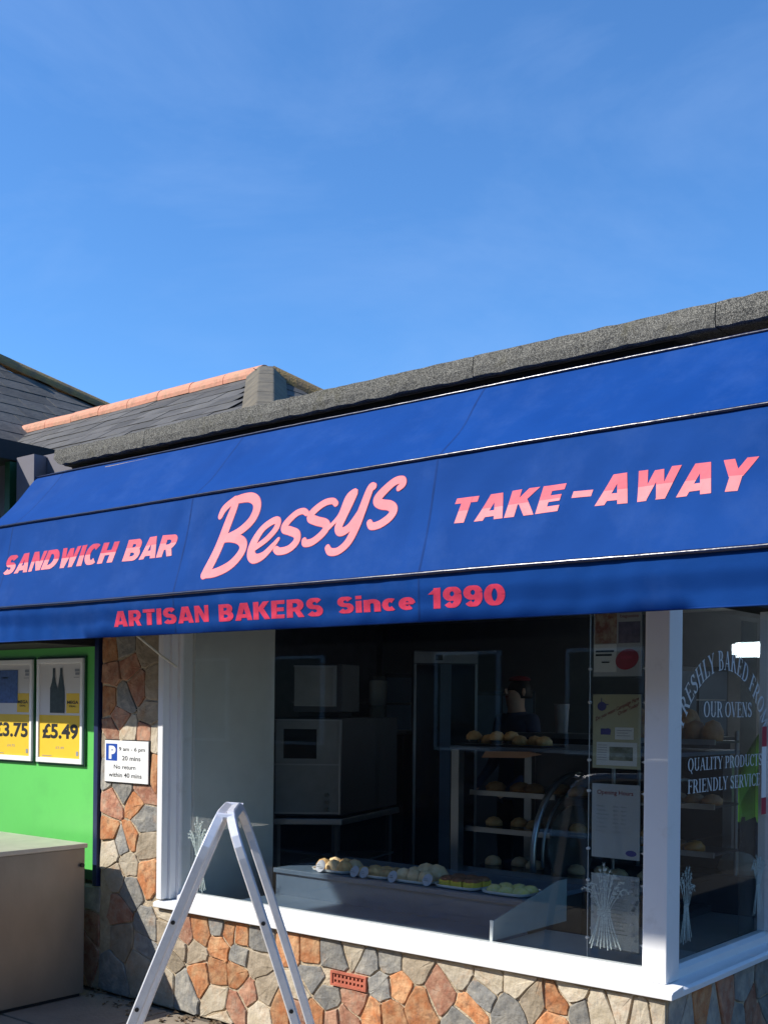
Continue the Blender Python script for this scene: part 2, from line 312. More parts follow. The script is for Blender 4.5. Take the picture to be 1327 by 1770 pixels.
# terracotta ventilation brick with two rows of holes
m_ter = M('terracotta_brick', (.46, .13, .075), .85, var=.2, bump=.3)
ab = MB(); x0, x1, z0, z1 = AIR; zm = (z0 + z1) / 2
ab.box(x0, x1, .018, .06, z0, z0 + .009).box(x0, x1, .018, .06, z1 - .009, z1).box(x0, x0 + .011, .0183, .06, z0 + .009, z1 - .009).box(x1 - .011, x1, .0183, .06, z0 + .009, z1 - .009)
ab.box(x0 + .011, x1 - .011, .0235, .06, zm - .005, zm + .005).box(x0 + .011, x1 - .011, .0237, .06, z0 + .009, z0 + .0155).box(x0 + .011, x1 - .011, .0237, .06, z1 - .0155, z1 - .009)
for k in range(9):
    xx = x0 + .016 + (x1 - x0 - .032) * k / 8; ab.box(xx - .0052, xx + .0052, .0239, .0602, z0 + .0157, zm - .0052).box(xx - .0052, xx + .0052, .0239, .0602, zm + .0052, z1 - .0157)
o = ab.build('ventilation_brick', m_ter, wall); o['label'] = 'terracotta air brick with two rows of holes'
box('hole_shade_sheet', M('hole_shade', (.01, .008, .007), 1), (x0 + .0112, x1 - .0112, .0325, .0333, z0 + .0092, z1 - .0092), o)  # near-black sheet painted in for the shade inside the holes

# ---------------------------------------------------------------- shop front frames, sill and glass
m_upvc = M('white_frame', (.80, .80, .80), .32, var=.025, scale=3, bump=.03, bscale=20)
weather(m_upvc, (.50, .47, .42), 6, .58, .75, .5)
m_glass = glass('shop_glass', (.95, .965, .955), 1.5)
m_frost = glass('frosted_pane', (.72, .76, .76), 1.5, .25)
sill = MB().prism([(-2.948, 0, .527), (-2.948, .10, .527), (-2.948, .10, .566), (-2.948, .012, .556), (-2.948, 0, .548)], (2.948, 0, 0)).build('window_sill', m_upvc, bakery, bevel=.003)
MB().prism([(0, .1005, .527), (-.10, .1005, .527), (-.10, .1005, .566), (-.012, .1005, .556), (0, .1005, .548)], (0, 3.0, 0)).build('window_sill', m_upvc, bakery, bevel=.003)
MB().prism([(-2.86, .082, .562), (-2.86, .15, .562), (-2.86, .15, .604), (-2.86, .110, .604), (-2.86, .086, .590)], (2.704, 0, 0)).build('bottom_rail', m_upvc, bakery, bevel=.002)
MB().prism([(-.072, .192, .562), (-.135, .192, .562), (-.135, .192, .604), (-.10, .192, .604), (-.076, .192, .592)], (0, 2.8, 0)).build('bottom_rail', m_upvc, bakery, bevel=.002)
MB().box(-2.944, -2.904, .018, .20, .5675, 2.05).build('window_post', m_upvc, bakery, bevel=.003)
MB().box(-2.9035, -2.884, .060, .19, .5675, 2.05).build('window_post', m_upvc, bakery, bevel=.002)
MB().box(-2.8835, -2.861, .100, .185, .5675, 2.05).build('window_post', m_upvc, bakery, bevel=.002)
MB().box(-.156, -.060, .076, .190, .5645, 2.05).build('corner_post', m_upvc, bakery, bevel=.004)
MB().box(-.17, -.1565, .098, .15, .605, 2.05).build('glazing_bead', m_upvc, bakery, bevel=.002)
MB().box(-.135, -.066, 1.165, 1.26, .605, 2.05).build('window_post', m_upvc, bakery, bevel=.003)
MB().box(-2.86, -.157, .09, .16, 2.0, 2.05).build('top_rail', m_upvc, bakery)
pane = MB().box(-2.861, -.157, .118, .124, .596, 2.01).build('window_pane', m_glass, bakery)
spane = MB().box(-.106, -.100, .191, 1.164, .596, 2.01).build('window_pane', m_glass, bakery)
MB().box(-.106, -.100, 1.261, 2.9, .596, 2.01).build('window_pane', m_glass, bakery)
MB().box(-.150, -.145, .985, 1.16, .606, 2.0).build('inner_pane', m_frost, bakery)
m_dark = M('black_and_shade', (.012, .013, .016), .9)
m_wallw = M('inner_plaster', (.66, .66, .62), .85, var=.04)
MB().box(-2.944, -.05, .07, .24, 2.052, 2.985).box(-.2, -.05, .242, 3.2, 2.052, 2.985).build('fascia_board', m_dark, bakery)  # near-black colour stands in for the shade under the roof kerb
box('flat_roof', M('roof_felt', (.07, .07, .068), .95, bump=.4), (-3.86, .0, .06, 5.2, 2.99, 3.06), bakery)
# felt capped kerb of the flat roof, one length after the other
m_felt = speckle('mineral_felt', (.035, .036, .033), (.085, .083, .072), (.30, .29, .25), 330, 1.0)
weather(m_felt, (.11, .10, .045), 5, .56, .70, .55)
jo = [-3.90, -3.085, -2.005, -.935, .130, 1.25]
for a, b in zip(jo, jo[1:]):
    mb = MB(); n = 24
    for i in range(n + 1):
        x = a + .002 + (b - a - .004) * i / n; w = lambda s: random.uniform(-s, s)
        sl_ = -.04 if (i == 0 and a < -3.5) else 0
        mb.v += [Vector((x - sl_, .022 + w(.002), 2.993 + w(.004))), Vector((x + sl_ * .2, .018 + w(.002), 3.03 + w(.002))), Vector((x + sl_ * .2, .026 + w(.002), 3.082 + w(.003))), Vector((x + sl_ * .2, .06, 3.094 + w(.003))), Vector((x, .24, 3.094)), Vector((x, .24, 2.995))]
    for i in range(n):
        for k in range(6): mb.f.append([i * 6 + k, i * 6 + (k + 1) % 6, (i + 1) * 6 + (k + 1) % 6, (i + 1) * 6 + k]); mb.mi.append(0)
    mb.f.append([5, 4, 3, 2, 1, 0]); mb.f.append([n * 6 + k for k in range(6)]); mb.mi += [0, 0]
    mb.build('roof_kerb', m_felt, bakery)

# interior shell
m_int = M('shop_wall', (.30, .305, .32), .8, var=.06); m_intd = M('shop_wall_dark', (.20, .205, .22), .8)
m_floor = M('shop_floor', (.26, .24, .22), .6); m_ceil = M('shop_ceiling', (.65, .65, .63), .8, var=.04)
def st(name, mat, b): return tag(box(name, mat, b), kind='structure')
st('interior_floor', m_floor, (-5.4, -.165, .305, 5.0, -.01, .03))
st('interior_ceiling', m_ceil, (-5.4, -.21, .25, 5.0, 2.40, 2.44))
st('interior_wall', m_int, (-5.4, -.17, 4.9, 5.0, .03, 2.40))
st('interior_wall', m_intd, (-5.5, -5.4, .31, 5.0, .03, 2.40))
st('interior_wall', m_int, (-.162, -.05, 3.21, 5.0, .03, 2.40))
st('interior_wall', m_wallw, (-2.90, -2.842, .186, .79, .03, 2.40))
box('plaster_reveal', m_wallw, (-5.4, -2.91, .302, .306, .03, 2.40), bakery)

# ---------------------------------------------------------------- awning (Dutch canopy)
m_fab = M('blue_canvas', (.005, .046, .215), .7, col2=(.007, .056, .25), scale=2.6, bump=.42, bscale=7, ramp=(.3, .7), stretch=(.55, 1, .8))
weather(m_fab, (.022, .075, .27), 3.2, .50, .72, .75)
t = m_fab.node_tree; b_ = t.nodes['Principled BSDF']; old = b_.inputs['Normal'].links[0].from_socket
tc_ = t.nodes.new('ShaderNodeTexCoord'); wv = t.nodes.new('ShaderNodeTexNoise'); wv.inputs['Scale'].default_value = 420; bp = t.nodes.new('ShaderNodeBump'); bp.inputs['Strength'].default_value = .25; bp.inputs['Distance'].default_value = .002
t.links.new(tc_.outputs['Object'], wv.inputs['Vector']); t.links.new(wv.outputs['Fac'], bp.inputs['Height']); t.links.new(old, bp.inputs['Normal']); t.links.new(bp.outputs[0], b_.inputs['Normal'])
t = m_fab.node_tree; bb = t.nodes['Principled BSDF']; bb.inputs['Specular IOR Level'].default_value = .05
m_pip = M('navy_piping', (.006, .012, .045), .26, var=.1, bump=.35, bscale=30, spec=.6, stretch=(.15, 1, 1))
m_seam = M('canvas_seam', (.006, .038, .17), .8, spec=.1)
awn = thing('shop_awning', 'blue canvas shop awning with pink lettering above the bakery window', 'awning', (-1.6, -.2, 1.93))
PR = [(.05, 2.95), (-.28, 2.60), (-.40, 2.12), (-.385, 1.935)]
AX0, AX1 = -4.12, 1.1
def surf(panel, x, t, off=0.0):
    (y0, z0), (y1, z1) = PR[panel], PR[panel + 1]
    y, z = y0 + (y1 - y0) * t, z0 + (z1 - z0) * t
    l = sqrt((y1 - y0) ** 2 + (z1 - z0) ** 2); ny, nz = (z1 - z0) / l, -(y1 - y0) / l     # outward normal (towards street)
    sag = (.014, .010, .0)[panel] * sin(pi * t)
    e = sin(pi * t)
    w = .0040 * sin(x * 4.1 + t * 3 + panel) * e + .0030 * sin(x * 11.7 - t * 6 + panel * 2) * e + .0016 * sin(x * 27 + t * 9 + sin(x * 3) * 2) * e
    for s_ in (-3.846, -2.341, -.887, .57): w += .0045 * math.exp(-((x - s_ - .10 * t) / .05) ** 2) * e - .0035 * math.exp(-((x - s_ + .07 + .05 * t) / .04) ** 2) * e   # puckers beside the seams
    if panel == 2: w = (.006 * sin(x * 6.3) + .0035 * sin(x * 15.1 + 1) + .002 * sin(x * 41)) * t + .0022 * sin(x * 38 + sin(x * 5) * 3) * (1 - t) * t * 2
    d = -sag + w + off
    return (x, y + ny * d, z + nz * d)
def tz(panel, z): return (PR[panel][1] - z) / (PR[panel][1] - PR[panel + 1][1])
seams = [-3.846, -2.341, -.887, .57]
names = ('top_panel', 'lettered_panel', 'valance')
for p in range(3):
    mb = MB(); nx, nt_ = 420, 14
    for i in range(nx + 1):
        for j in range(nt_ + 1): mb.v.append(Vector(surf(p, AX0 + (AX1 - AX0) * i / nx, j / nt_)))
    for i in range(nx):
        for j in range(nt_): mb.f.append([i * (nt_ + 1) + j, i * (nt_ + 1) + j + 1, (i + 1) * (nt_ + 1) + j + 1, (i + 1) * (nt_ + 1) + j]); mb.mi.append(0)
    fab = mb.build(names[p], m_fab, awn, smooth=True, fixn=False)
    for sx in seams:
        mb = MB()
        for j in range(13):
            tt = j / 12; mb.v += [Vector(surf(p, sx - .007, tt, .0003)), Vector(surf(p, sx - .002, tt, .0008)), Vector(surf(p, sx + .004, tt, .0003))]
        for j in range(12):
            for k in range(2): mb.f.append([3 * j + k, 3 * j + k + 1, 3 * j + k + 4, 3 * j + k + 3]); mb.mi.append(0)
        mb.build('seam', m_seam, fab, fixn=False)
for (y, z), r in ((PR[0], .007), (PR[1], .007), (PR[2], .009)):
    MB().tube([(AX0 + (AX1 - AX0) * i / 120, y - r * .5 + .0005 * sin(i * .8), z + .0012 * sin(i * .17) + .0003 * sin(i * 1.9)) for i in range(121)], r, 10).build('piping', m_pip, awn, smooth=True)
MB().tube([(AX0 + (AX1 - AX0) * i / 120,) + surf(2, AX0 + (AX1 - AX0) * i / 120, 1.0)[1:] for i in range(121)], .0035, 6).build('valance_hem', m_seam, awn, smooth=True)
m_alu = M('aluminium', (.62, .63, .66), .32, metal=.85, var=.05, scale=20, bump=.05)
for ax in (AX0 + .02, -2.95, -1.4, .3, AX1 - .02):
    for k in (1, 2): MB().tube([(ax, .06, 1.99), (ax, PR[k][0] + .022, PR[k][1] - .012)], .009, 8).build('frame_arm', m_alu, awn)
MB().tube([(-2.955, -.16, 1.985), (-2.88, -.02, 1.86), (-2.845, .06, 1.80)], .006, 8).build('brace_rod', M('cream_rod', (.6, .57, .48), .5), awn)
# lettering
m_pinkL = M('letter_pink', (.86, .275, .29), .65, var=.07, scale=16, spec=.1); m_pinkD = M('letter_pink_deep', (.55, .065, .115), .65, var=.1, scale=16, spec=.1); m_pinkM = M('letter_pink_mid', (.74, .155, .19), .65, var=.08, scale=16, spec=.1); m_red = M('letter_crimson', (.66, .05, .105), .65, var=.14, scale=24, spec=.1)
HV, HB = .345, .235      # stem and bar weight of the heavy block letters
def hl(x0, y0, x1, y1, w_=None):
    w_ = w_ or HV
    V, F = ribbon([(x0, y0, w_), (x1, y1, w_)]); V = V[:4]; dx, dy = x1 - x0, y1 - y0
    if abs(dy) > abs(dx) * .3:      # ends cut level
        s_ = w_ / 2 * sqrt(dx * dx + dy * dy) / abs(dy); V = [(x0 - s_, y0), (x0 + s_, y0), (x1 - s_, y1), (x1 + s_, y1)]
        return V, [(0, 1, 3, 2)]
    return V, [(0, 1, 3, 2)]
def ha(cx, cy, rx, ry, a0, a1, n=16):
    P = [(cx + rx * cos(radians(a0 + (a1 - a0) * k / n)), cy + ry * sin(radians(a0 + (a1 - a0) * k / n)), HB + (HV - HB) * abs(cos(radians(a0 + (a1 - a0) * k / n)))) for k in range(n + 1)]
    V, F = ribbon(P); return V[:2 * n + 2], F[:n]
def hs(x, y0=0, y1=1, w_=None): return hl(x, y0, x, y1, w_)
def hb(x0, x1, y): return hl(x0, y, x1, y, HB)
def glyphs(v, h):
  global HV, HB
  HV, HB = v, h
  return {'S': (.82, [ha(.41, .70, .25, .20, 25, 270), ha(.41, .30, .26, .20, 90, -155)]), 'A': (.98, [hl(.16, 0, .44, 1, .29), hl(.84, 0, .56, 1, .29), hb(.30, .68, .25)]),
 'N': (.92, [hs(.14, 0, 1, .25), hs(.78, 0, 1, .25), hl(.18, 1, .74, 0, .27)]), 'D': (.92, [hs(.14), hb(.2, .40, .9), hb(.2, .40, .1), ha(.38, .5, .38, .40, -90, 90)]),
 'W': (1.24, [hl(.13, 1, .35, 0, .27), hl(.35, 0, .60, .95, .23), hl(.64, .95, .89, 0, .23), hl(.89, 0, 1.11, 1, .27)]), 'I': (.34, [hs(.17)]), 'C': (.86, [ha(.45, .5, .31, .40, 48, 312)]),
 'H': (.92, [hs(.14), hs(.76), hb(.2, .7, .5)]), 'B': (.86, [hs(.14), hb(.2, .44, .9), hb(.2, .46, .51), hb(.2, .46, .1), ha(.42, .71, .24, .195, -90, 90), ha(.44, .30, .27, .20, -90, 90)]),
 'R': (.90, [hs(.14), hb(.2, .46, .9), hb(.2, .46, .44), ha(.44, .67, .27, .23, -90, 90), hl(.48, .46, .74, 0, .27)]), 'T': (.82, [hb(.02, .80, .9), hs(.41)]),
 'K': (.94, [hs(.14), hl(.28, .45, .72, 1, .27), hl(.42, .60, .78, 0, .28)]), 'E': (.74, [hs(.14), hb(.2, .70, .9), hb(.2, .66, .5), hb(.2, .70, .1)]), 'Y': (.90, [hl(.14, 1, .42, .45, .27), hl(.76, 1, .48, .45, .27), hs(.45, 0, .5)]),
 'i': (.34, [hs(.17, 0, .70), hs(.17, .80, 1)]), 'n': (.78, [hs(.14, 0, .72), ha(.38, .42, .24, .21, 0, 170), hs(.62, 0, .44)]), 'c': (.70, [ha(.37, .36, .24, .26, 50, 310)]), 'e': (.74, [ha(.37, .36, .24, .26, 0, 315), hl(.16, .37, .68, .37, .13)]),
 '1': (.50, [hs(.32), hl(.04, .70, .30, .94, .16)]), '9': (.80, [ha(.40, .67, .25, .235, 0, 360, 24), ha(.40, .48, .26, .39, -140, 20)]), '0': (.82, [ha(.41, .5, .27, .41, 0, 360, 28)])}
HGS = [glyphs(.33, .235), glyphs(.31, .21)]
def lettering(name, panel, s, x0, x1, z0, z1, mats, shear=0.0, split=None):
    HG = HGS[panel - 1]
    tot = sum(HG[c][0] + .085 for c in s) - .085; wid = x1 - x0 - shear * (z1 - z0); b = bmesh.new(); x = 0; k = 0
    for c in s:
        k = 0
        for V, F in HG[c][1]:
            vv = [b.verts.new(((x + a_) / tot, min(1, max(0, y_)), k * .00022)) for a_, y_ in V]; k += 1
            for f in F:
                try: b.faces.new([vv[i] for i in f])
                except ValueError: pass
        x += HG[c][0] + .085
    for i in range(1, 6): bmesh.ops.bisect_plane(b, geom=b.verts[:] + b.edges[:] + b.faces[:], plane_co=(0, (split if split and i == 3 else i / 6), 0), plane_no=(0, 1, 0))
    b.verts.index_update(); mb = MB()
    mb.v = [Vector(surf(panel, x0 + wid * v.co.x + shear * v.co.y * (z1 - z0), tz(panel, z0 + (z1 - z0) * v.co.y), .0012 + v.co.z * .5)) for v in b.verts]
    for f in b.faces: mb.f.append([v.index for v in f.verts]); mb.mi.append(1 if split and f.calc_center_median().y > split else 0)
    b.free(); return mb.build(name, mats, awn, fixn=False)
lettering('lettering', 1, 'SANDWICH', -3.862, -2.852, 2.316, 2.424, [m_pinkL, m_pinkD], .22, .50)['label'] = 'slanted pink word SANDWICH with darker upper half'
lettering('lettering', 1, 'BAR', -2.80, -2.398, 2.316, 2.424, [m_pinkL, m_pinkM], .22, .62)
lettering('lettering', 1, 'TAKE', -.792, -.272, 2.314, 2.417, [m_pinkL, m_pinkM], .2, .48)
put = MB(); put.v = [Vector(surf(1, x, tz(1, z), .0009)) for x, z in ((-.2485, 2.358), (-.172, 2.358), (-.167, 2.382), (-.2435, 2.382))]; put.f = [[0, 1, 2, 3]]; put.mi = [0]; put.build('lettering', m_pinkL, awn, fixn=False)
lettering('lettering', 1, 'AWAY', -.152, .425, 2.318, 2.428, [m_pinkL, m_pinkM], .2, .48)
for s, a, b, z0, z1 in (('ARTISAN', -2.79, -2.10, 1.982, 2.058), ('BAKERS', -2.03, -1.40, 1.979, 2.056), ('Since', -1.318, -.91, 1.984, 2.052), ('1990', -.834, -.494, 1.982, 2.061)):
    lettering('lettering', 2, s, a, b, z0, z1, [m_red, m_red])
STROKES = {
'B_stem': ([(-2.122, 2.481), (-2.105, 2.511), (-2.058, 2.541), (-2.033, 2.539), (-2.064, 2.434), (-2.098, 2.328), (-2.135, 2.23), (-2.149, 2.204)], [30, 34, 30, 36, 46, 50, 52, 44]),
'B_top': ([(-2.058, 2.541), (-2.001, 2.55), (-1.938, 2.548), (-1.896, 2.524), (-1.887, 2.481), (-1.913, 2.43), (-1.975, 2.389), (-2.059, 2.371)], [30, 36, 40, 42, 42, 40, 36, 30]),
'B_bot': ([(-2.089, 2.365), (-2.019, 2.364), (-1.955, 2.35), (-1.925, 2.32), (-1.938, 2.279), (-1.994, 2.234), (-2.076, 2.207), (-2.152, 2.203)], [26, 32, 38, 42, 42, 40, 38, 34]),
'e': ([(-1.848, 2.3), (-1.783, 2.338), (-1.739, 2.385), (-1.735, 2.418), (-1.767, 2.421), (-1.822, 2.391), (-1.857, 2.334), (-1.863, 2.282), (-1.833, 2.253), (-1.782, 2.265), (-1.737, 2.307), (-1.714, 2.335)], [24, 26, 28, 30, 30, 34, 42, 44, 40, 32, 24, 16]),
's1': ([(-1.561, 2.435), (-1.589, 2.448), (-1.633, 2.44), (-1.682, 2.404), (-1.688, 2.38), (-1.649, 2.366), (-1.604, 2.347), (-1.599, 2.314), (-1.637, 2.283), (-1.69, 2.277), (-1.716, 2.289)], [22, 24, 28, 32, 34, 34, 34, 34, 32, 30, 26]),
's2': ([(-1.401, 2.461), (-1.423, 2.475), (-1.469, 2.469), (-1.524, 2.437), (-1.536, 2.413), (-1.497, 2.395), (-1.448, 2.381), (-1.432, 2.361), (-1.455, 2.333), (-1.503, 2.306), (-1.544, 2.302), (-1.554, 2.315)], [22, 24, 28, 32, 34, 34, 34, 34, 32, 30, 28, 24]),
'y1': ([(-1.455, 2.333), (-1.408, 2.367), (-1.369, 2.409), (-1.343, 2.482), (-1.307, 2.501), (-1.316, 2.479), (-1.35, 2.395), (-1.362, 2.354), (-1.341, 2.333), (-1.302, 2.351), (-1.259, 2.414)], [18, 18, 18, 22, 30, 36, 38, 38, 34, 30, 26]),
'y2': ([(-1.203, 2.514), (-1.222, 2.506), (-1.25, 2.422), (-1.273, 2.337), (-1.299, 2.282), (-1.343, 2.251), (-1.386, 2.251), (-1.407, 2.271)], [26, 34, 38, 36, 34, 30, 28, 24]),
's3': ([(-1.069, 2.492), (-1.048, 2.507), (-1.056, 2.524), (-1.095, 2.521), (-1.151, 2.485), (-1.178, 2.455), (-1.155, 2.436), (-1.107, 2.425), (-1.082, 2.404), (-1.097, 2.377), (-1.142, 2.352), (-1.185, 2.346), (-1.203, 2.363)], [22, 26, 28, 30, 34, 36, 36, 36, 36, 34, 32, 28, 24]),
}
for layer, (mat, extra) in enumerate(((m_pinkM, .0030), (m_pinkL, 0))):
    mb = MB(); k = 0
    for key, (c, w) in STROKES.items():
        pts = catmull([(a[0], a[1], ww * .00112 + extra) for a, ww in zip(c, w)], 6)
        V, F = ribbon(pts); mb.add([surf(1, x, tz(1, z), .0009 + layer * .0011 + k * .0001) for x, z in V], F); k += 1
    o = mb.build('script_lettering', mat, awn, fixn=False)
    o['label'] = 'large pink script reading Bessys' if layer else 'darker red outline of the script'
# ---------------------------------------------------------------- neighbouring green shop on the left
m_green = M('green_panel_paint', (.13, .56, .12), .38, var=.03, scale=2); m_dgreen = M('dark_green_trim', (.012, .085, .03), .5)
weather(m_green, (.10, .42, .10), 4, .5, .8, .6)
m_navy = M('navy_trim', (.010, .020, .075), .45)
shop = thing('green_shop_front', 'bright green shop front panel with navy trim left of the stone pier', 'shop front', (-4.6, .1, 0))
box('green_panel', m_green, (-6.4, -3.502, .055, .11, .655, 2.6), shop, .002)
box('bottom_trim', m_dgreen, (-6.4, -3.502, .050, .11, .60, .654), shop)
box('corner_trim', m_navy, (-3.5005, -3.462, .020, .12, .576, 2.9), shop, .003)
box('shadow_gap', m_dark, (-3.461, -3.4405, .07, .12, .576, 2.9), shop)
box('shutter_box', m_dark, (-6.4, -3.50, -.36, .05, 1.925, 2.16), shop, .004)
m_wht = M('painted_wall', (.55, .53, .55), .8, var=.05)
m_uw = M('upper_wall_shade', (.16, .155, .18), .8, var=.05)  # colour darkened to paint in the shade of the roof edge
box('upper_wall', m_uw, (-6.4, -3.502, .12, .3, 2.61, 3.10), shop)
box('green_post', m_dgreen, (-4.475, -4.42, .06, .118, 2.62, 3.09), shop)
box('upper_post', m_uw, (-4.30, -4.12, .03, .116, 2.62, 3.09), shop)
box('roof_edge', M('dark_fascia', (.018, .022, .026), .8, bump=.3), (-6.8, -4.40, -.35, .8, 3.095, 3.215), shop, .004)
m_pap = M('poster_paper', (.62, .61, .60), .6, var=.02); m_yel = M('poster_yellow', (.80, .52, .03), .5, var=.03); m_blk = M('print_black', (.015, .014, .014), .5)
m_gry = M('print_grey', (.25, .27, .30), .6); m_blu = M('print_blue', (.05, .10, .30), .5, var=.3, scale=40)
m_sw = M('sign_white', (.82, .82, .80), .4, var=.02)
def poster(xl, xr, label, kind):
    z0, z1 = 1.253, 1.862; w = xr - xl; Y = .03
    p = thing('poster', label, 'poster', ((xl + xr) / 2, .04, z0), 'framed price posters on the green panel')
    fr = MB(); fr.box(xl, xr, Y, .0545, z0, z0 + .028).box(xl, xr, Y, .0545, z1 - .028, z1).box(xl, xl + .022, Y + .0003, .0545, z0 + .028, z1 - .028).box(xr - .022, xr, Y + .0003, .0545, z0 + .028, z1 - .028)
    fr.build('poster_frame', m_sw, p, bevel=.003)
    back = MB().box(xl - .012, xr + .014, .044, .0548, z0 - .014, z1 + .012).build('backing', m_dgreen, p)
    box('paper', m_pap, (xl + .022, xr - .022, .0385, .0437, z0 + .028, z1 - .028), p)
    X = lambda a: xl + w * a
    f = front(.0383)
    mb = MB(); put2d(mb, rect(X(.05), X(.95), z0 + .03, 1.532), f); mb.build('yellow_band', m_yel, p, fixn=False)
    mb = MB(); put2d(mb, rect(X(.64), X(.92), 1.545, 1.66), f, 1); mb.build('badge', m_yel, p, fixn=False)
    f2 = front(.0376)
    mb = MB(); put2d(mb, fit(text2d('£5.49' if kind else '£3.75', .035), X(.12), X(.90), 1.393, 1.482), f2)
    mb.build('price_lettering', m_blk, p, fixn=False)
    mb = MB(); put2d(mb, fit(text2d('MEGA', .03), X(.66), X(.90), 1.598, 1.617), f2, 1); mb.build('badge_lettering', m_blk, p, fixn=False)
    mb = MB(); put2d(mb, fit(text2d('DEAL', .02), X(.71), X(.85), 1.580, 1.590), f2, 2); mb.build('badge_lettering', m_blk, p, fixn=False)
    mb = MB(); put2d(mb, fit(text2d('£7.49' if kind else '£4.75', .0), X(.42), X(.60), 1.335, 1.349), f2); put2d(mb, rect(X(.86), X(.91), 1.30, 1.325), f2, 1)
    put2d(mb, rect(X(.82), X(.92), 1.785, 1.80), f2, 2); put2d(mb, rect(X(.83), X(.92), 1.765, 1.78), f2, 3); put2d(mb, rect(X(.80), X(.92), 1.75, 1.753), f2, 4); put2d(mb, rect(X(.12), X(.34), 1.292, 1.295), f2, 5)
    mb.build('small_print', m_gry, p, fixn=False)
    if kind:
        mb = MB()
        for cx, sg in ((.37, 0), (.53, 1)):
            c = X(cx); h = .105 * .38 if 0 else .036
            b = 1.545; pr = [(h, b), (h, b + .10), (h, b + .145), (h * .55, b + .18), (.011, b + .215), (.011, b + .262)] if not sg else [(h, b), (h, b + .10), (h * .93, b + .14), (h * .6, b + .185), (.012, b + .225), (.011, b + .262)]
            V = [(c + r, z) for r, z in pr] + [(c - r, z) for r, z in pr[::-1]]
            n = len(pr); put2d(mb, (V, [(i, i + 1, 2 * n - 2 - i, 2 * n - 1 - i) for i in range(n - 1)]), f2, 6 + sg)
        mb.build('bottle_picture', M('print_bottle', (.035, .040, .038), .4, var=.4, scale=60), p, fixn=False)
    else:
        mb = MB(); put2d(mb, rect(X(.02 + .05), X(.66), 1.60, 1.80), f2, 6); mb.build('pack_picture', m_blu, p, fixn=False)
        mb = MB(); put2d(mb, disc(X(.36), 1.70, w * .20, .085), front(.0371)); mb.build('pack_label', m_pap, p, fixn=False)
        mb = MB()
        for k, (a, b_, zz, h) in enumerate(((.24, .48, 1.715, .022), (.27, .45, 1.685, .010), (.30, .42, 1.665, .008), (.29, .43, 1.75, .008))): put2d(mb, rect(X(a), X(b_), zz, zz + h), front(.0367), k)
        mb.build('pack_print', m_gry, p, fixn=False)
poster(-4.072, -3.624, 'framed poster of two dark bottles priced 5.49 on yellow', 1)
poster(-4.570, -4.122, 'framed poster of a blue pack priced 3.75 at left edge', 0)

# parking plate
ps = thing('parking_sign', 'square white parking plate with blue P fixed to the stone pier', 'parking sign', (-3.2, .01, 1.17))
sx0, sx1, sz0, sz1 = -3.385, -3.012, 1.172, 1.400
pl_ = MB().box(sx0, sx1, .0105, .018, sz0, sz1).build('plate', m_sw, ps, bevel=.002)
box('plate_edge', m_blk, (sx0 - .006, sx1 + .006, .0182, .0235, sz0 - .006, sz1 + .006), ps)
SX = lambda a: sx0 + (sx1 - sx0) * a; SZ = lambda b: sz1 - (sz1 - sz0) * b
m_signblue = M('sign_blue', (.012, .065, .36), .4, var=.05)
mb = MB(); put2d(mb, rect(SX(.03), SX(.295), SZ(.49), SZ(.08)), front(.0100)); mb.build('blue_square', m_signblue, ps, fixn=False)
mb = MB(); put2d(mb, fit(text2d('P', .06), SX(.10), SX(.26), SZ(.45), SZ(.13)), front(.0095)); mb.build('letter', m_sw, ps, fixn=False)
for k, (s, a, b, c, d) in enumerate((('9 am - 6 pm', .335, .93, .27, .15), ('20 mins', .41, .83, .47, .36), ('No return', .22, .72, .68, .58), ('within 40 mins', .10, .86, .88, .77))): 
    mb = MB(); put2d(mb, fit(text2d(s, .012), SX(a), SX(b), SZ(c), SZ(d)), front(.0099)); mb.build('lettering', m_blk, ps, fixn=False)

# steel cabinet at the left edge
cab = thing('steel_cabinet', 'brushed steel street cabinet standing at the left edge of the pavement', 'cabinet', (-3.9, -.6, 0))
m_steel = M('weathered_steel', (.215, .195, .165), .42, metal=.6, col2=(.265, .24, .205), scale=3, bump=.10, bscale=30, stretch=(1, 1, .5))
MB().box(-4.35, -3.384, -1.05, -.115, .02, .812).build('body', m_steel, cab, bevel=.004)
MB().box(-4.36, -3.372, -1.06, -.105, .8125, .838).build('lid', M('cabinet_lid', (.50, .46, .39), .45, metal=.35, var=.1, bump=.15), cab, bevel=.005)
box('plinth', m_dark, (-4.33, -3.40, -1.03, -.13, .002, .0195), cab)
MB().tube([(-3.378, -.14, .72), (-3.366, -.14, .72)], .012, 10).build('lock', m_blk, cab)

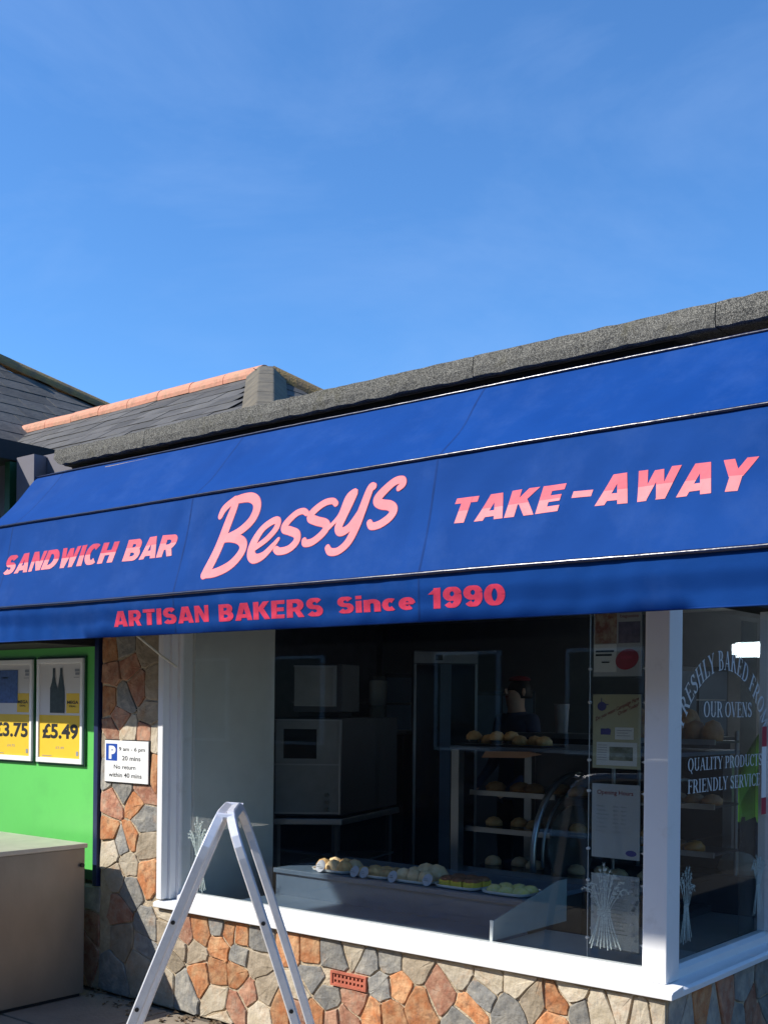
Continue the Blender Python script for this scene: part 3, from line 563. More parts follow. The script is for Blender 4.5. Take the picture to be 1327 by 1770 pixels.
# ---------------------------------------------------------------- folding A-board
board = thing('a_board', 'silver aluminium folding A-board seen from its side on the pavement', 'A-board', (-1.0, -1.3, 0))
m_fr = M('satin_aluminium', (.74, .74, .76), .34, metal=.35, var=.06, scale=30, bump=.05)
m_pan = M('board_panel', (.60, .58, .56), .22, var=.03); m_blackp = M('black_plastic', (.015, .015, .016), .4)
w = (FW - RT * .06).normalized(); side_v = RT.copy(); WD = .52
topc = Vector((-.826, -1.471, 1.243)); botL = Vector((-1.215, -1.788, 0)); botR = Vector((-.506, -1.21, 0))
for bot, sg in ((botL, -1), (botR, 1)):
    t0 = topc + side_v * sg * .018; up = (t0 - bot); h = up.length; u = up.normalized(); nrm = w.cross(u).normalized()
    leaf = thing('leaf', None, None, bot); leaf.parent = board; leaf.location = Vector(bot) - WL[board.name]
    prof = []
    def pt(a, b): # a along width, b along height; the top corners are rounded and the leaf bows a little
        return bot + w * a + u * b + side_v * sg * .012 * sin(pi * min(1, b / h)) 
    R = .13; path = [pt(0, h * i / 12 * (1 - R / h)) for i in range(13)]
    path += [pt(R - R * cos(q), h - R + R * sin(q)) for q in [pi / 2 * k / 6 for k in range(1, 7)]]
    path += [pt(WD - R + R * sin(q), h - R + R * cos(q)) for q in [pi / 2 * k / 6 for k in range(0, 7)]]
    path += [pt(WD, h * (12 - i) / 12 * (1 - R / h)) for i in range(0, 13)]
    mb = MB(); N = len(path); sec = [(-.017, -.011), (-.012, -.015), (.012, -.015), (.017, -.011), (.017, .011), (.012, .015), (-.012, .015), (-.017, .011)]
    cen = bot + w * WD / 2 + u * h / 2
    for i in range(N):
        tg = (path[min(i + 1, N - 1)] - path[max(i - 1, 0)]).normalized(); inn = tg.cross(nrm).normalized()
        for a, b in sec: mb.v.append(path[i] + inn * a + nrm * b)
    for i in range(N - 1):
        for k in range(8): mb.f.append([i * 8 + k, i * 8 + (k + 1) % 8, (i + 1) * 8 + (k + 1) % 8, (i + 1) * 8 + k]); mb.mi.append(0)
    mb.build('frame', m_fr, leaf, smooth=False)
    for a in (.02, WD - .02): MB().tube([pt(a, -.0), pt(a, .03)], .022, 8).build('foot', m_blackp, leaf)
    for b in (.28, .52, .74):
        MB().tube([pt(-.021, h * b), pt(-.026, h * b)], .007, 8).build('rivet', m_blackp, leaf)
MB().tube([topc + w * .08 - side_v * .03, topc + w * .08 + side_v * .03 - Vector((0, 0, .004))], .012, 8).build('hinge', m_fr, board)
MB().tube([topc + w * .5 - side_v * .03, topc + w * .5 + side_v * .03 - Vector((0, 0, .004))], .012, 8).build('hinge', m_fr, board)

# ---------------------------------------------------------------- slate roofs behind
m_slate = M('slate', (.058, .056, .052), .85, col2=(.10, .095, .088), scale=5, bump=.5, bscale=30, rnd=.25)
weather(m_slate, (.12, .11, .06), 7, .55, .70, .5)
m_ridge = M('ridge_terracotta', (.62, .27, .17), .85, col2=(.48, .30, .18), scale=8, bump=.5, bscale=30, ramp=(.45, .8))
weather(m_ridge, (.20, .15, .09), 12, .50, .68, .7)
m_lich = M('lichen_tile', (.20, .14, .085), .95, col2=(.34, .22, .08), scale=14, bump=.7)
m_lead = M('mortared_hip', (.10, .088, .066), .95, col2=(.17, .145, .10), scale=10, bump=.6)
house = thing('hipped_roof_house', 'house with hipped slate roof and terracotta ridge behind the bakery', 'house', (-6, 2.5, 0))
box('house_wall', m_wht, (-8.0, -5.6, .9, 4.1, 0, 3.08), house)
ap = Vector((-4.66, 2.5, 4.24)); A2 = Vector((-8.6, 2.5, 4.24)); pit = .62
rb = MB(); rb.add([A2, ap, (-2.8, .64, 3.087), (-8.6, .64, 3.087), (-2.8, 4.36, 3.087), (-8.6, 4.36, 3.087)], [(0, 3, 2, 1), (1, 2, 4), (0, 1, 4, 5), (0, 5, 3), (2, 3, 5, 4)])
roof = rb.build('roof_slope', m_dark, house)
ln = sqrt(1 + pit * pit); dn = Vector((0, -1 / ln, -pit / ln)); nn = Vector((0, -pit / ln, 1 / ln)); cs = .215
sw = .30
def slate_mesh():
    mb = MB(); a = Vector((1, 0, 0)) * (sw / 2 - .003)
    top = -dn * .02 * 0
    p = [(-a), a, a + dn * cs * 1.06, -a + dn * cs * 1.06]
    lo = [p[0] + nn * .002, p[1] + nn * .002, p[2] + nn * .006, p[3] + nn * .006]; hi = [q + nn * .0045 for q in lo]
    return mb.hexa(lo, hi)
sm = None
for k in range(9):
    for i in range(-1, 22):
        x = -8.45 + i * sw + (sw / 2 if k % 2 else 0); y0 = Vector((x, 2.5, 4.24)) + dn * cs * k
        if x > ap.x + (2.5 - y0.y) - .05: continue
        if sm is None:
            o = slate_mesh().build('slate', m_slate, roof, origin=(0, 0, 0)); sm = o.data; o.location = y0 - WL[roof.name]
        else: o = link('slate', sm, y0 + nn * random.uniform(-.001, .004) + dn * random.uniform(-.008, .008), roof)
for k in range(8):   # courses of the hipped end
    z = 4.24 - cs * k * pit / ln; hw = (4.24 - z) / pit
    d2 = Vector((1 / ln, 0, -pit / ln)); n2 = Vector((pit / ln, 0, 1 / ln)); nsl = max(1, int(2 * (hw + .1) / sw))
    for i in range(nsl):
        yc = 2.5 + (i + .5 - nsl / 2) * sw; c = Vector((ap.x + hw, yc, z)); a = Vector((0, sw / 2 - .003, 0)); p = [c - a, c + a, c + a + d2 * cs * 1.05, c - a + d2 * cs * 1.05]
        lo = [p[0] + n2 * .003, p[1] + n2 * .003, p[2] + n2 * .008, p[3] + n2 * .008]; MB().hexa(lo, [q + n2 * .005 for q in lo]).build('slate', m_slate, roof)
def halfpipe(a, b, r, rt, n=10):
    a, b = Vector(a), Vector(b); t = (b - a).normalized(); s = t.cross(Vector((0, 0, 1))).normalized(); u = s.cross(t)
    mb = MB(); V = []
    for p in (a, b):
        for rr in (r, r - rt):
            for k in range(n + 1):
                q = -.25 + (pi + .5) * k / n; V.append(p + s * cos(q) * rr + u * sin(q) * rr)
    m = n + 1; F = []
    for k in range(n): F += [(k, k + 1, 2 * m + k + 1, 2 * m + k), (m + k, 3 * m + k, 3 * m + k + 1, m + k + 1), (k, m + k, m + k + 1, k + 1), (2 * m + k, 2 * m + k + 1, 3 * m + k + 1, 3 * m + k)]
    return mb.add(V, F)
for i in range(9):
    x = -8.35 + i * .41
    halfpipe((x, 2.5, 4.225 + random.uniform(-.004, .004)), (x + .404, 2.5, 4.225 + random.uniform(-.004, .004)), .085, .015).build('ridge_tile', m_ridge, roof, smooth=False)
for i in range(5):
    p0 = ap + Vector((1, 1, -pit)) * (.02 + i * .36); halfpipe(p0, p0 + Vector((1, 1, -pit)) * .35, .08, .015).build('hip_tile', m_lich, roof)
hv = Vector((1, -1, -pit)).normalized(); hs = Vector((1, 1, 0)).normalized()
for i in range(5):
    p0 = ap + hv * (-.02 + i * .45); p1 = p0 + hv * .44
    mb = MB(); up_ = hs.cross(hv).normalized(); up_ = up_ if up_.z > 0 else -up_
    sec = [(-.16, -.035), (-.055, .055), (.055, .055), (.16, -.035)]
    mb.hexa([p0 + hs * a + up_ * b for a, b in sec], [p1 + hs * a + up_ * b for a, b in sec]); mb.build('hip_cap', m_lead, roof, bevel=.008)
# second roof further left
h2 = thing('slate_roof_house', 'taller house with plain slate roof and vent pipe at far left', 'house', (-9, 3, 0))
box('house_wall', m_wht, (-11.0, -7.35, .4, 6.5, 0, 3.75), h2)
zr = lambda x: 5.30 - .7 * (x + 9.4)
r2 = MB(); poly = [(-9.9, .25), (-7.2, .25), (-7.2, 6.8), (-9.9, 2.3)]
r2.prism([(x, y, zr(x) - .02) for x, y in poly], (0, 0, -.1)); r2o = r2.build('roof_slope', m_dark, h2)
l2 = sqrt(1 + .49); d2 = Vector((1 / l2, 0, -.7 / l2)); n2 = Vector((.7 / l2, 0, 1 / l2)); sm2 = None; cs2 = .26
for k in range(13):
    x = -9.9 + k * cs2 / l2
    for i in range(0, 22):
        y = .25 + (i + .5) * .32 + (.16 if k % 2 else 0); c = Vector((x, y, zr(x)))
        if y + .1 > 2.3 + (x + 9.9) * 1.667 + .35: continue
        if sm2 is None:
            a = Vector((0, .157, 0)); p = [-a, a, a + d2 * cs2 * 1.06, -a + d2 * cs2 * 1.06]; lo = [q + n2 * e for q, e in zip(p, (.002, .002, .007, .007))]
            o = MB().hexa(lo, [q + n2 * .006 for q in lo]).build('slate', m_slate, r2o, origin=(0, 0, 0)); sm2 = o.data; o.location = c - WL[r2o.name]
        else: link('slate', sm2, c + n2 * random.uniform(-.001, .003), r2o)
for i in range(8):
    a = Vector((-9.95, 2.28, zr(-9.95) + .02)) + Vector((.3, .5, -.21)) * i; halfpipe(a, a + Vector((.31, .517, -.217)), .09, .015).build('hip_tile', m_lich, r2o)
MB().tube([(-9.43, 3.02, 5.25), (-9.43, 3.02, 5.50)], .055, 12).tube([(-9.43, 3.02, 5.50), (-9.43, 3.02, 5.53)], .075, 12).build('vent_pipe', M('pipe_grey', (.35, .36, .38), .6), h2)

# ---------------------------------------------------------------- across the street: terrace that the window glass reflects, an added dark side house and an unseen shade blocker
m_br = M('far_brick', (.16, .085, .06), .9, var=.2, scale=3); m_win = M('far_window', (.03, .035, .04), .15)
for i, nm in enumerate(('leftmost', 'second from left', 'middle', 'second from right', 'rightmost')):
    x = -22 + i * 8.1; te = thing('terraced_house', nm + ' of the five brick terraced houses across the road', 'house', (x, -12, -.12), 'houses across the road')
    box('wall', m_br, (x - 4, x + 4, -15.5, -10, -.12, 6.4), te)
    MB().prism([(x - 4, -15.8, 6.4), (x - 4, -9.7, 6.4), (x - 4, -12.7, 8.6)], (8, 0, 0)).build('roof', m_slate, te)
    for a in (-2.3, 0, 2.3):
        for z in (1.0, 3.9): f_ = box('window_frame', m_sw, (x + a - .60, x + a + .60, -9.998, -9.95, z - .05, z + 1.45), te); box('pane', m_win, (x + a - .53, x + a + .53, -9.949, -9.94, z, z + 1.4), f_)
sh = thing('added_side_house', 'unseen low dark gable house added right of the bakery for dark reflections', 'house', (5.5, 8, 0))
box('wall', M('dark_cladding', (.035, .034, .036), .8), (2.9, 9, 3.5, 16, -.12, 3.3), sh); MB().prism([(2.7, 3.3, 3.3), (9.2, 3.3, 3.3), (5.95, 3.3, 4.5)], (0, 12.9, 0)).build('roof', m_slate, sh)  # added out of view, kept dark for the side pane's reflection
blocker = thing('shade_blocker', 'unseen grey cloth on two poles added to shade the corner post and counter', 'shade blocker', (-5, -3.5, 0))
m_blocker = M('blocker_cloth', (.35, .36, .38), .8)
MB().prism([(-5.19, -3.5, 4.725), (-2.45, -3.5, 4.725), (-2.45, -3.5, 5.428), (-5.73, -3.5, 5.428)], (0, -.02, 0)).build('cloth', m_blocker, blocker)  # unseen cloth, shaped and placed only to shade the corner post and counter
for px in (-8.6, -1.5): MB().tube([(px, -3.5, -.01), (px, -3.5, 5.7)], .05, 10).build('pole', m_steel, blocker)
MB().tube([(-8.6, -3.51, 5.53), (-1.5, -3.51, 5.49)], .008, 6).build('wire', m_dark, blocker)
# ---------------------------------------------------------------- inside the front window
m_ss = M('stainless_steel', (.34, .36, .38), .33, metal=.9, var=.08, scale=4, bump=.04); m_ssd = M('dark_steel', (.06, .065, .075), .35, metal=.6)
m_deck = M('display_laminate', (.085, .125, .185), .42, var=.08); m_tray = M('tray_white', (.86, .84, .80), .45, var=.03)
m_cg = glass('case_glass', (.86, .90, .90), 1.5)
ctr = thing('window_display_counter', 'low blue grey stepped display counter behind the front window glass', 'counter', (-1.7, .5, .55))
MB().box(-2.46, -.91, .155, .428, .575, .600).build('lower_deck', m_deck, ctr, bevel=.002)
MB().box(-2.46, -.91, .430, .46, .50, .714).build('riser', m_deck, ctr, bevel=.002)
MB().box(-2.47, -.91, .418, 1.02, .7145, .738).build('upper_shelf', m_deck, ctr, bevel=.003)
for x in (-2.44, -.95): box('support', m_ssd, (x - .02, x + .02, .5, .98, .03, .714), ctr)
box('deck_base', m_ssd, (-2.45, -.92, .20, .42, .03, .574), ctr)
MB().box(-.9, -.175, .155, .60, .56, .588).build('inner_sill', M('inner_sill_board', (.30, .30, .29), .4, var=.05), bakery)
MB().box(-.60, -.176, .602, 2.6, .56, .588).build('inner_sill', M('inner_sill_side', (.19, .175, .155), .45, var=.08), bakery)
part = thing('display_screen', 'clear grey acrylic end screen sloping up beside the pastry trays', 'screen', (-.9, .45, .59))
MB().prism([(-.905, .16, .602), (-.905, .78, .602), (-.905, .78, .80), (-.905, .70, .80), (-.905, .16, .685)], (.008, 0, 0)).build('acrylic_sheet', M('grey_acrylic', (.33, .37, .37), .2, var=.04), part, bevel=.001)
MB().box(-.908, -.894, .152, .1595, .602, .69).build('edge_strip', m_sw, part)
# trays of pastries
m_dough = M('pastry_golden', (.60, .32, .11), .6, col2=(.74, .48, .22), scale=45, bump=.6, bscale=90, rnd=.2); m_bun = M('pastry_pale', (.76, .50, .25), .6, col2=(.82, .62, .38), scale=40, bump=.4, rnd=.15)
m_yelp = M('custard_yellow', (.85, .62, .06), .5, var=.15, scale=50, bump=.4); m_choc = M('pastry_brown', (.16, .055, .025), .5, col2=(.36, .14, .06), scale=60, bump=.7)
m_green_c = M('pastry_pistachio', (.84, .70, .16), .6, col2=(.86, .72, .36), scale=70, bump=.7)
def blob(mb, c, rx, ry, rz, n=10, m=5, flat=.25):
    if rx < .06: rx, ry, rz = rx * 1.2, ry * 1.2, rz * 1.5
    V = []; F = []
    for i in range(m + 1):
        a = -pi / 2 + pi * i / m
        for k in range(n):
            q = 2 * pi * k / n; j = 1 + random.uniform(-.07, .07); zz = sin(a) * rz
            V.append((c[0] + rx * cos(a) * cos(q) * j, c[1] + ry * cos(a) * sin(q) * j, c[2] + max(zz, -rz * flat) + rz * flat))
    for i in range(m):
        for k in range(n): F.append((i * n + k, i * n + (k + 1) % n, (i + 1) * n + (k + 1) % n, (i + 1) * n + k))
    return mb.add(V, F)
TR = [(-2.13, 'left end tray of pale filled rolls on the window counter', 'roll'), (-1.85, 'second tray from left with golden pasties on the window counter', 'pasty'), (-1.60, 'middle tray of large buns with round labels on the window counter', 'bun'),
      (-1.33, 'tray of yellow slices topped brown on the window counter', 'slice'), (-1.06, 'right end tray of pale yellow iced pieces on the window counter', 'iced')]
FOOD = {'roll': ('pale filled roll on the left end tray', 'filled rolls on the left end tray'), 'pasty': ('golden pasty on the second tray from left', 'pasties on the second tray'), 'bun': ('large pale bun on the middle tray', 'buns on the middle tray'),
        'slice': ('yellow slice topped brown beside the iced pieces', 'yellow slices topped brown'), 'iced': ('pale yellow iced piece on right end tray', 'yellow iced pieces')}
for x, lab, kind in TR:
    y = .56; tr = MB(); w2, d2_ = .125, .10
    prof = [(.80, 0), (.93, .004), (1.0, .018), (1.03, .019), (.985, .007), (.80, .004)]
    V = []; n = 24
    for s, z in prof:
        for k in range(n):
            q = 2 * pi * k / n; e = .45; V.append((x + w2 * s * math.copysign(abs(cos(q)) ** e, cos(q)), y + d2_ * s * math.copysign(abs(sin(q)) ** e, sin(q)), .7385 + z))
    F = [(i * n + k, i * n + (k + 1) % n, (i + 1) * n + (k + 1) % n, (i + 1) * n + k) for i in range(5) for k in range(n)] + [tuple(range(n))[::-1], tuple(range(5 * n, 6 * n))]
    tag(tr.add(V, F).build('tray', m_tray, smooth=False), lab, 'tray', 'pastry trays on the window counter')
    spots = [(-.07, -.035), (.0, -.04), (.07, -.035), (-.06, .04), (.01, .045), (.075, .04)]
    for i, (a, b) in enumerate(spots):
        mb = MB(); cx, cy, cz = x + a, y + b, .7445
        if kind == 'slice':
            mb.box(cx - .031, cx + .031, cy - .034, cy + .034, cz, cz + .032); o = mb.build('custard_slice', m_yelp, bevel=.004)
            t2 = MB(); blob(t2, (cx, cy, cz + .030), .033, .035, .012); t2.build('topping', m_choc, o, smooth=True)
        elif kind == 'iced':
            blob(mb, (cx, cy, cz), .036, .034, .020); o = mb.build('iced_cake', m_green_c, smooth=True)
        elif kind == 'bun':
            s = 1.25 if i in (4, 5) else .9; blob(mb, (cx, cy, cz), .045 * s, .036 * s, .036 * s); o = mb.build('bun', m_bun, smooth=True)
        elif kind == 'pasty':
            blob(mb, (cx, cy, cz), .045, .030, .024, 12); o = mb.build('pasty', m_dough, smooth=True)
        else:
            blob(mb, (cx, cy, cz), .042, .030, .032); o = mb.build('filled_roll', m_bun if i % 2 else m_dough, smooth=True)
        tag(o, FOOD[kind][0], 'pastry', FOOD[kind][1])
m_lab = M('price_label', (.42, .42, .48), .6, var=.05)
for i, (x, y, z, r, lab) in enumerate(((-2.165, .455, .772, .030, 'round white price label leaning on the left end tray'), (-1.93, .452, .768, .027, 'round label left of its pair on second tray'), (-1.868, .452, .768, .027, 'round label right of its pair on second tray'), (-1.685, .452, .766, .028, 'round label at left of the middle tray'), (-1.47, .452, .772, .028, 'round label between middle tray and yellow slices'))):
    mb = MB(); mb.prism([(x + r * cos(2 * pi * k / 18), y + .012 * sin(2 * pi * k / 18), z + r * sin(2 * pi * k / 18)) for k in range(18)], (0, .0012, 0)); o = mb.build('price_label', m_lab); tag(o, lab, 'label', 'round price labels on the trays')
    mb = MB(); put2d(mb, rect(x - r * .5, x + r * .5, z - .004, z + .001), front(y - .0125)); put2d(mb, rect(x - r * .4, x + r * .4, z + .006, z + .010), front(y - .0125), 1); mb.build('print', m_gry, o, fixn=False)
# A4 notices hung on cables behind the glass
m_cab = M('thin_cable', (.45, .47, .5), .4, metal=.6)
hang = thing('notice_cables', 'pair of thin vertical display cables behind glass by the corner post', 'cable display', (-.34, .2, .6))
for x in (-.466, -.218): MB().tube([(x, .203, .59), (x, .203, 2.04)], .0022, 6).build('cable', m_cab, hang)
m_acr = glass('acrylic_pocket', (.90, .92, .92), 1.45)
m_cream = M('paper_cream', (.52, .50, .33), .6, var=.04); m_gpap = M('paper_grey', (.50, .51, .53), .6, var=.03); m_redp = M('print_red', (.42, .03, .05), .5); m_mar = M('print_maroon', (.25, .03, .045), .6)
m_phot = M('print_photo', (.30, .12, .08), .5, col2=(.45, .36, .28), scale=34, detail=8, ramp=(.4, .6)); m_lil = M('print_violet', (.08, .07, .28), .5); m_wheat = M('frosted_white', (.50, .60, .57), .7, var=.08, scale=60)
_t = m_wheat.node_tree; _tr = _t.nodes.new('ShaderNodeBsdfTransparent'); _mx = _t.nodes.new('ShaderNodeMixShader'); _n = _t.nodes.new('ShaderNodeTexNoise'); _n.inputs['Scale'].default_value = 90
_mr = _t.nodes.new('ShaderNodeMapRange'); _mr.inputs['From Min'].default_value = .3; _mr.inputs['From Max'].default_value = .7; _mr.inputs['To Min'].default_value = .35; _mr.inputs['To Max'].default_value = .9
_t.links.new(_n.outputs['Fac'], _mr.inputs['Value']); _t.links.new(_mr.outputs[0], _mx.inputs[0]); _t.links.new(_tr.outputs[0], _mx.inputs[1]); _t.links.new(_t.nodes['Principled BSDF'].outputs[0], _mx.inputs[2]); _t.links.new(_mx.outputs[0], _t.nodes['Material Output'].inputs[0])
def notice(z0, label, mat):
    n_ = thing('notice', label, 'notice', (-.342, .2, z0), 'A4 notices hanging behind the front glass')
    MB().box(-.448, -.236, .1985, .2005, z0, z0 + .297).build('paper', mat, n_)
    MB().box(-.456, -.228, .1945, .1965, z0 - .008, z0 + .300).build('acrylic_pocket', m_acr, n_)
    for x in (-.466, -.218):
        for z in (z0 + .03, z0 + .265):
            MB().tube([(x, .196, z), (x, .211, z)], .006, 8).build('cable_clip', m_fr, n_)
            MB().box(min(x, x + (.012 if x < -.3 else -.012)), max(x, x + (.012 if x < -.3 else -.012)), .197, .201, z - .002, z + .002).build('clip_arm', m_fr, n_)
    return n_
PF = front(.1978); PF2 = front(.1970)
def prt(n_, name, mat, shapes, f=PF):
    mb = MB()
    for k, s_ in enumerate(shapes): put2d(mb, s_, f, k)
    return mb.build(name, mat, n_, fixn=False)
n1 = notice(1.733, 'top notice with food photo and red oval sticker behind glass', m_gpap)
prt(n1, 'photo', m_phot, [rect(-.442, -.345, 1.865, 2.025)]); prt(n1, 'photo', M('print_mauve', (.17, .15, .22), .6, var=.3, scale=25), [rect(-.338, -.242, 1.865, 1.95)])
prt(n1, 'lettering', m_mar, [fit(text2d('sandwich or', .01), -.335, -.246, 1.985, 2.0)]); prt(n1, 'lettering', m_mar, [fit(text2d('baguette', .01), -.33, -.25, 1.963, 1.98)])
prt(n1, 'white_card', m_sw, [rect(-.446, -.345, 1.750, 1.862)]); prt(n1, 'card_print', m_blk, [rect(-.438, -.355, 1.83, 1.838), rect(-.438, -.365, 1.815, 1.823), rect(-.41, -.375, 1.787, 1.792)], PF2)
prt(n1, 'red_oval', m_redp, [disc(-.298, 1.80, .052, .040, 24, .35)], PF2)
prt(n1, 'oval_print', m_pinkD, [fit(text2d('NEW', .02), -.325, -.275, 1.80, 1.815)], front(.1964))
n2_ = notice(1.363, 'yellow cream notice with slanted red heading behind glass', m_cream)
for V_ in (fit(text2d('Do you want Campaign Fare', .025), -.435, -.245, 1.545, 1.566), fit(text2d('Order Today!', .02), -.335, -.245, 1.523, 1.543)): prt(n2_, 'lettering', m_mar, [([(x, z + (x + .44) * .45) for x, z in V_[0]], V_[1])])
prt(n2_, 'kettle_picture', m_lil, [disc(-.408, 1.612, .020, .018), rect(-.412, -.408, 1.63, 1.645), rect(-.392, -.378, 1.617, 1.621)])
prt(n2_, 'picture', m_lil, [rect(-.412, -.368, 1.498, 1.522), disc(-.38, 1.512, .014, .012)]); prt(n2_, 'white_card', m_sw, [rect(-.348, -.266, 1.480, 1.528), rect(-.43, -.25, 1.375, 1.468)])
prt(n2_, 'small_print', m_gry, [rect(-.34, -.272, 1.515, 1.517), rect(-.34, -.29, 1.505, 1.507), rect(-.34, -.28, 1.494, 1.496)] + [rect(-.425, -.382, 1.455 - .01 * k, 1.457 - .01 * k) for k in range(7)], PF2)
prt(n2_, 'picture', M('print_green_photo', (.12, .13, .09), .6, col2=(.35, .36, .28), scale=30), [rect(-.372, -.268, 1.395, 1.450)], PF2)
n3 = notice(1.003, 'white opening hours notice with violet oval behind glass', m_gpap)
prt(n3, 'lettering', m_mar, [fit(text2d('Opening Hours', .012), -.425, -.265, 1.252, 1.275)])
rows = (('Monday', '8am - 4pm'), ('Tuesday', '8am - 4pm'), ('Wednesday', '8am - 4pm'), ('Thursday', '8am - 4pm'), ('Friday', '8am - 4pm'), ('Saturday', '8.30am - 3pm'), ('Sunday', 'Closed'))
L3 = []
for k, (a, b) in enumerate(rows):
    z = 1.205 - k * .0165; L3 += [fit(text2d(a), -.427, -.427 + .006 * len(a), z, z + .009), fit(text2d(b), -.352, -.352 + .0062 * len(b), z, z + .009)]
prt(n3, 'small_print', m_gry, L3)
prt(n3, 'oval_emblem', m_lil, [disc(-.272, 1.028, .024, .012)])
n4 = notice(.640, 'lowest notice with ornate grey border behind wheat decal', m_gpap)
br = []
for k in range(34):
    a = random.choice((-.44, -.425, -.26, -.245)); br.append(disc(a + random.uniform(-.005, .005), random.uniform(.65, .93), .008, .006, 8))
for k in range(12): br.append(disc(random.uniform(-.44, -.25), random.choice((.648, .926)), .008, .006, 8))
prt(n4, 'ornate_border', m_gry, br); prt(n4, 'small_print', m_gry, [rect(-.405 + .01 * (k % 2), -.285 - .01 * (k % 3), .70 + .016 * k, .7035 + .016 * k) for k in range(12)], PF2)

# frosted wheat sheaves on the glass
def sheaf(f, cx, z0, h, wd, seed):
    rg = random.Random(seed); mb = MB(); k = 0
    for i in range(9):      # straw below the tie
        a = (i - 4) / 4 + rg.uniform(-.08, .08); pts = catmull([(cx + a * wd * .40, z0 + rg.uniform(0, .02), .0045), (cx + a * wd * .22, z0 + h * .28, .006), (cx + a * wd * .13, z0 + h * .45, .004)], 4); put2d(mb, ribbon(pts), f, k); k += 1
    for i in range(4): put2d(mb, ribbon([(cx - wd * .17, z0 + h * (.42 + .022 * i) + rg.uniform(-.004, .004), .0045), (cx, z0 + h * (.415 + .022 * i), .005), (cx + wd * .17, z0 + h * (.43 + .022 * i), .0045)]), f, k); k += 1
    for i in range(17):      # ears fanning out and drooping on top
        a = (i - 8) / 8 + rg.uniform(-.1, .1); L_ = h * (.52 - .20 * abs(a)) * rg.uniform(.65, 1.05); dr = .06 * abs(a) * h * rg.uniform(0, 2.2)
        p0, p1, p2, p3 = (cx + a * wd * .13, z0 + h * .48), (cx + a * wd * .30, z0 + h * .5 + L_ * .5), (cx + a * wd * .46, z0 + h * .5 + L_ * .9), (cx + a * wd * .60, z0 + h * .5 + L_ - dr)
        C_ = catmull([p0 + (.0028,), p1 + (.0026,), p2 + (.0026,), p3 + (.0018,)], 5); put2d(mb, ribbon(C_), f, k); k += 1
        for e in range(5, len(C_) - 1, 2):
            (x0_, z0_, _), (x1_, z1_, _) = C_[e], C_[e + 1]; l = sqrt((x1_ - x0_) ** 2 + (z1_ - z0_) ** 2) or 1; dx, dz = (x1_ - x0_) / l, (z1_ - z0_) / l
            for s in (-1, 1): put2d(mb, ribbon([(x0_, z0_, .0030), (x0_ + dx * .009 + s * dz * .0055, z0_ + dz * .009 - s * dx * .0055, .0016)]), f, k % 25); k += 1
    return mb
sheaf(lambda x, z, k=0: (x, .1172 - k * .00002, z), -2.725, .615, .40, .15, 1).build('wheat_decal', m_wheat, pane, fixn=False)
sheaf(lambda x, z, k=0: (x, .1172 - k * .00002, z), -.345, .648, .33, .17, 2).build('wheat_decal', m_wheat, pane, fixn=False)
sheaf(lambda y, z, k=0: (-.0992 + k * .00002, y, z), .335, .675, .315, .13, 3).build('wheat_decal', m_wheat, spane, fixn=False)
sheaf(lambda y, z, k=0: (-.0992 + k * .00002, y, z), 1.085, .690, .29, .14, 4).build('wheat_decal', m_wheat, spane, fixn=False)

# serif lettering on the side pane
TK, TN, SF = .15, .055, .05
def ln_(x0, y0, x1, y1, w_): return ribbon_flat([(x0, y0, w_), (x1, y1, w_)])
def ribbon_flat(pts):
    V, F = ribbon(pts); n = len(pts); return V[:2 * n], F[:n - 1]
def arc(cx, cy, rx, ry, a0, a1, n=14):
    return ribbon_flat([(cx + rx * cos(radians(a0 + (a1 - a0) * k / n)), cy + ry * sin(radians(a0 + (a1 - a0) * k / n)), TN + (TK - TN) * abs(cos(radians(a0 + (a1 - a0) * k / n))) ** 1.3) for k in range(n + 1)])
def stem(x, w_=TK, y0=0, y1=1, s=True): return [ln_(x, y0, x, y1, w_)] + ([ln_(x - w_ / 2 - .09, y0 + SF / 2, x + w_ / 2 + .09, y0 + SF / 2, SF), ln_(x - w_ / 2 - .09, y1 - SF / 2, x + w_ / 2 + .09, y1 - SF / 2, SF)] if s else [])
def sf(x, y, h_=.13): return [ln_(x - h_, y, x + h_, y, SF)]
def vt(x, y0, y1): return [ln_(x, y0, x, y1, TN)]
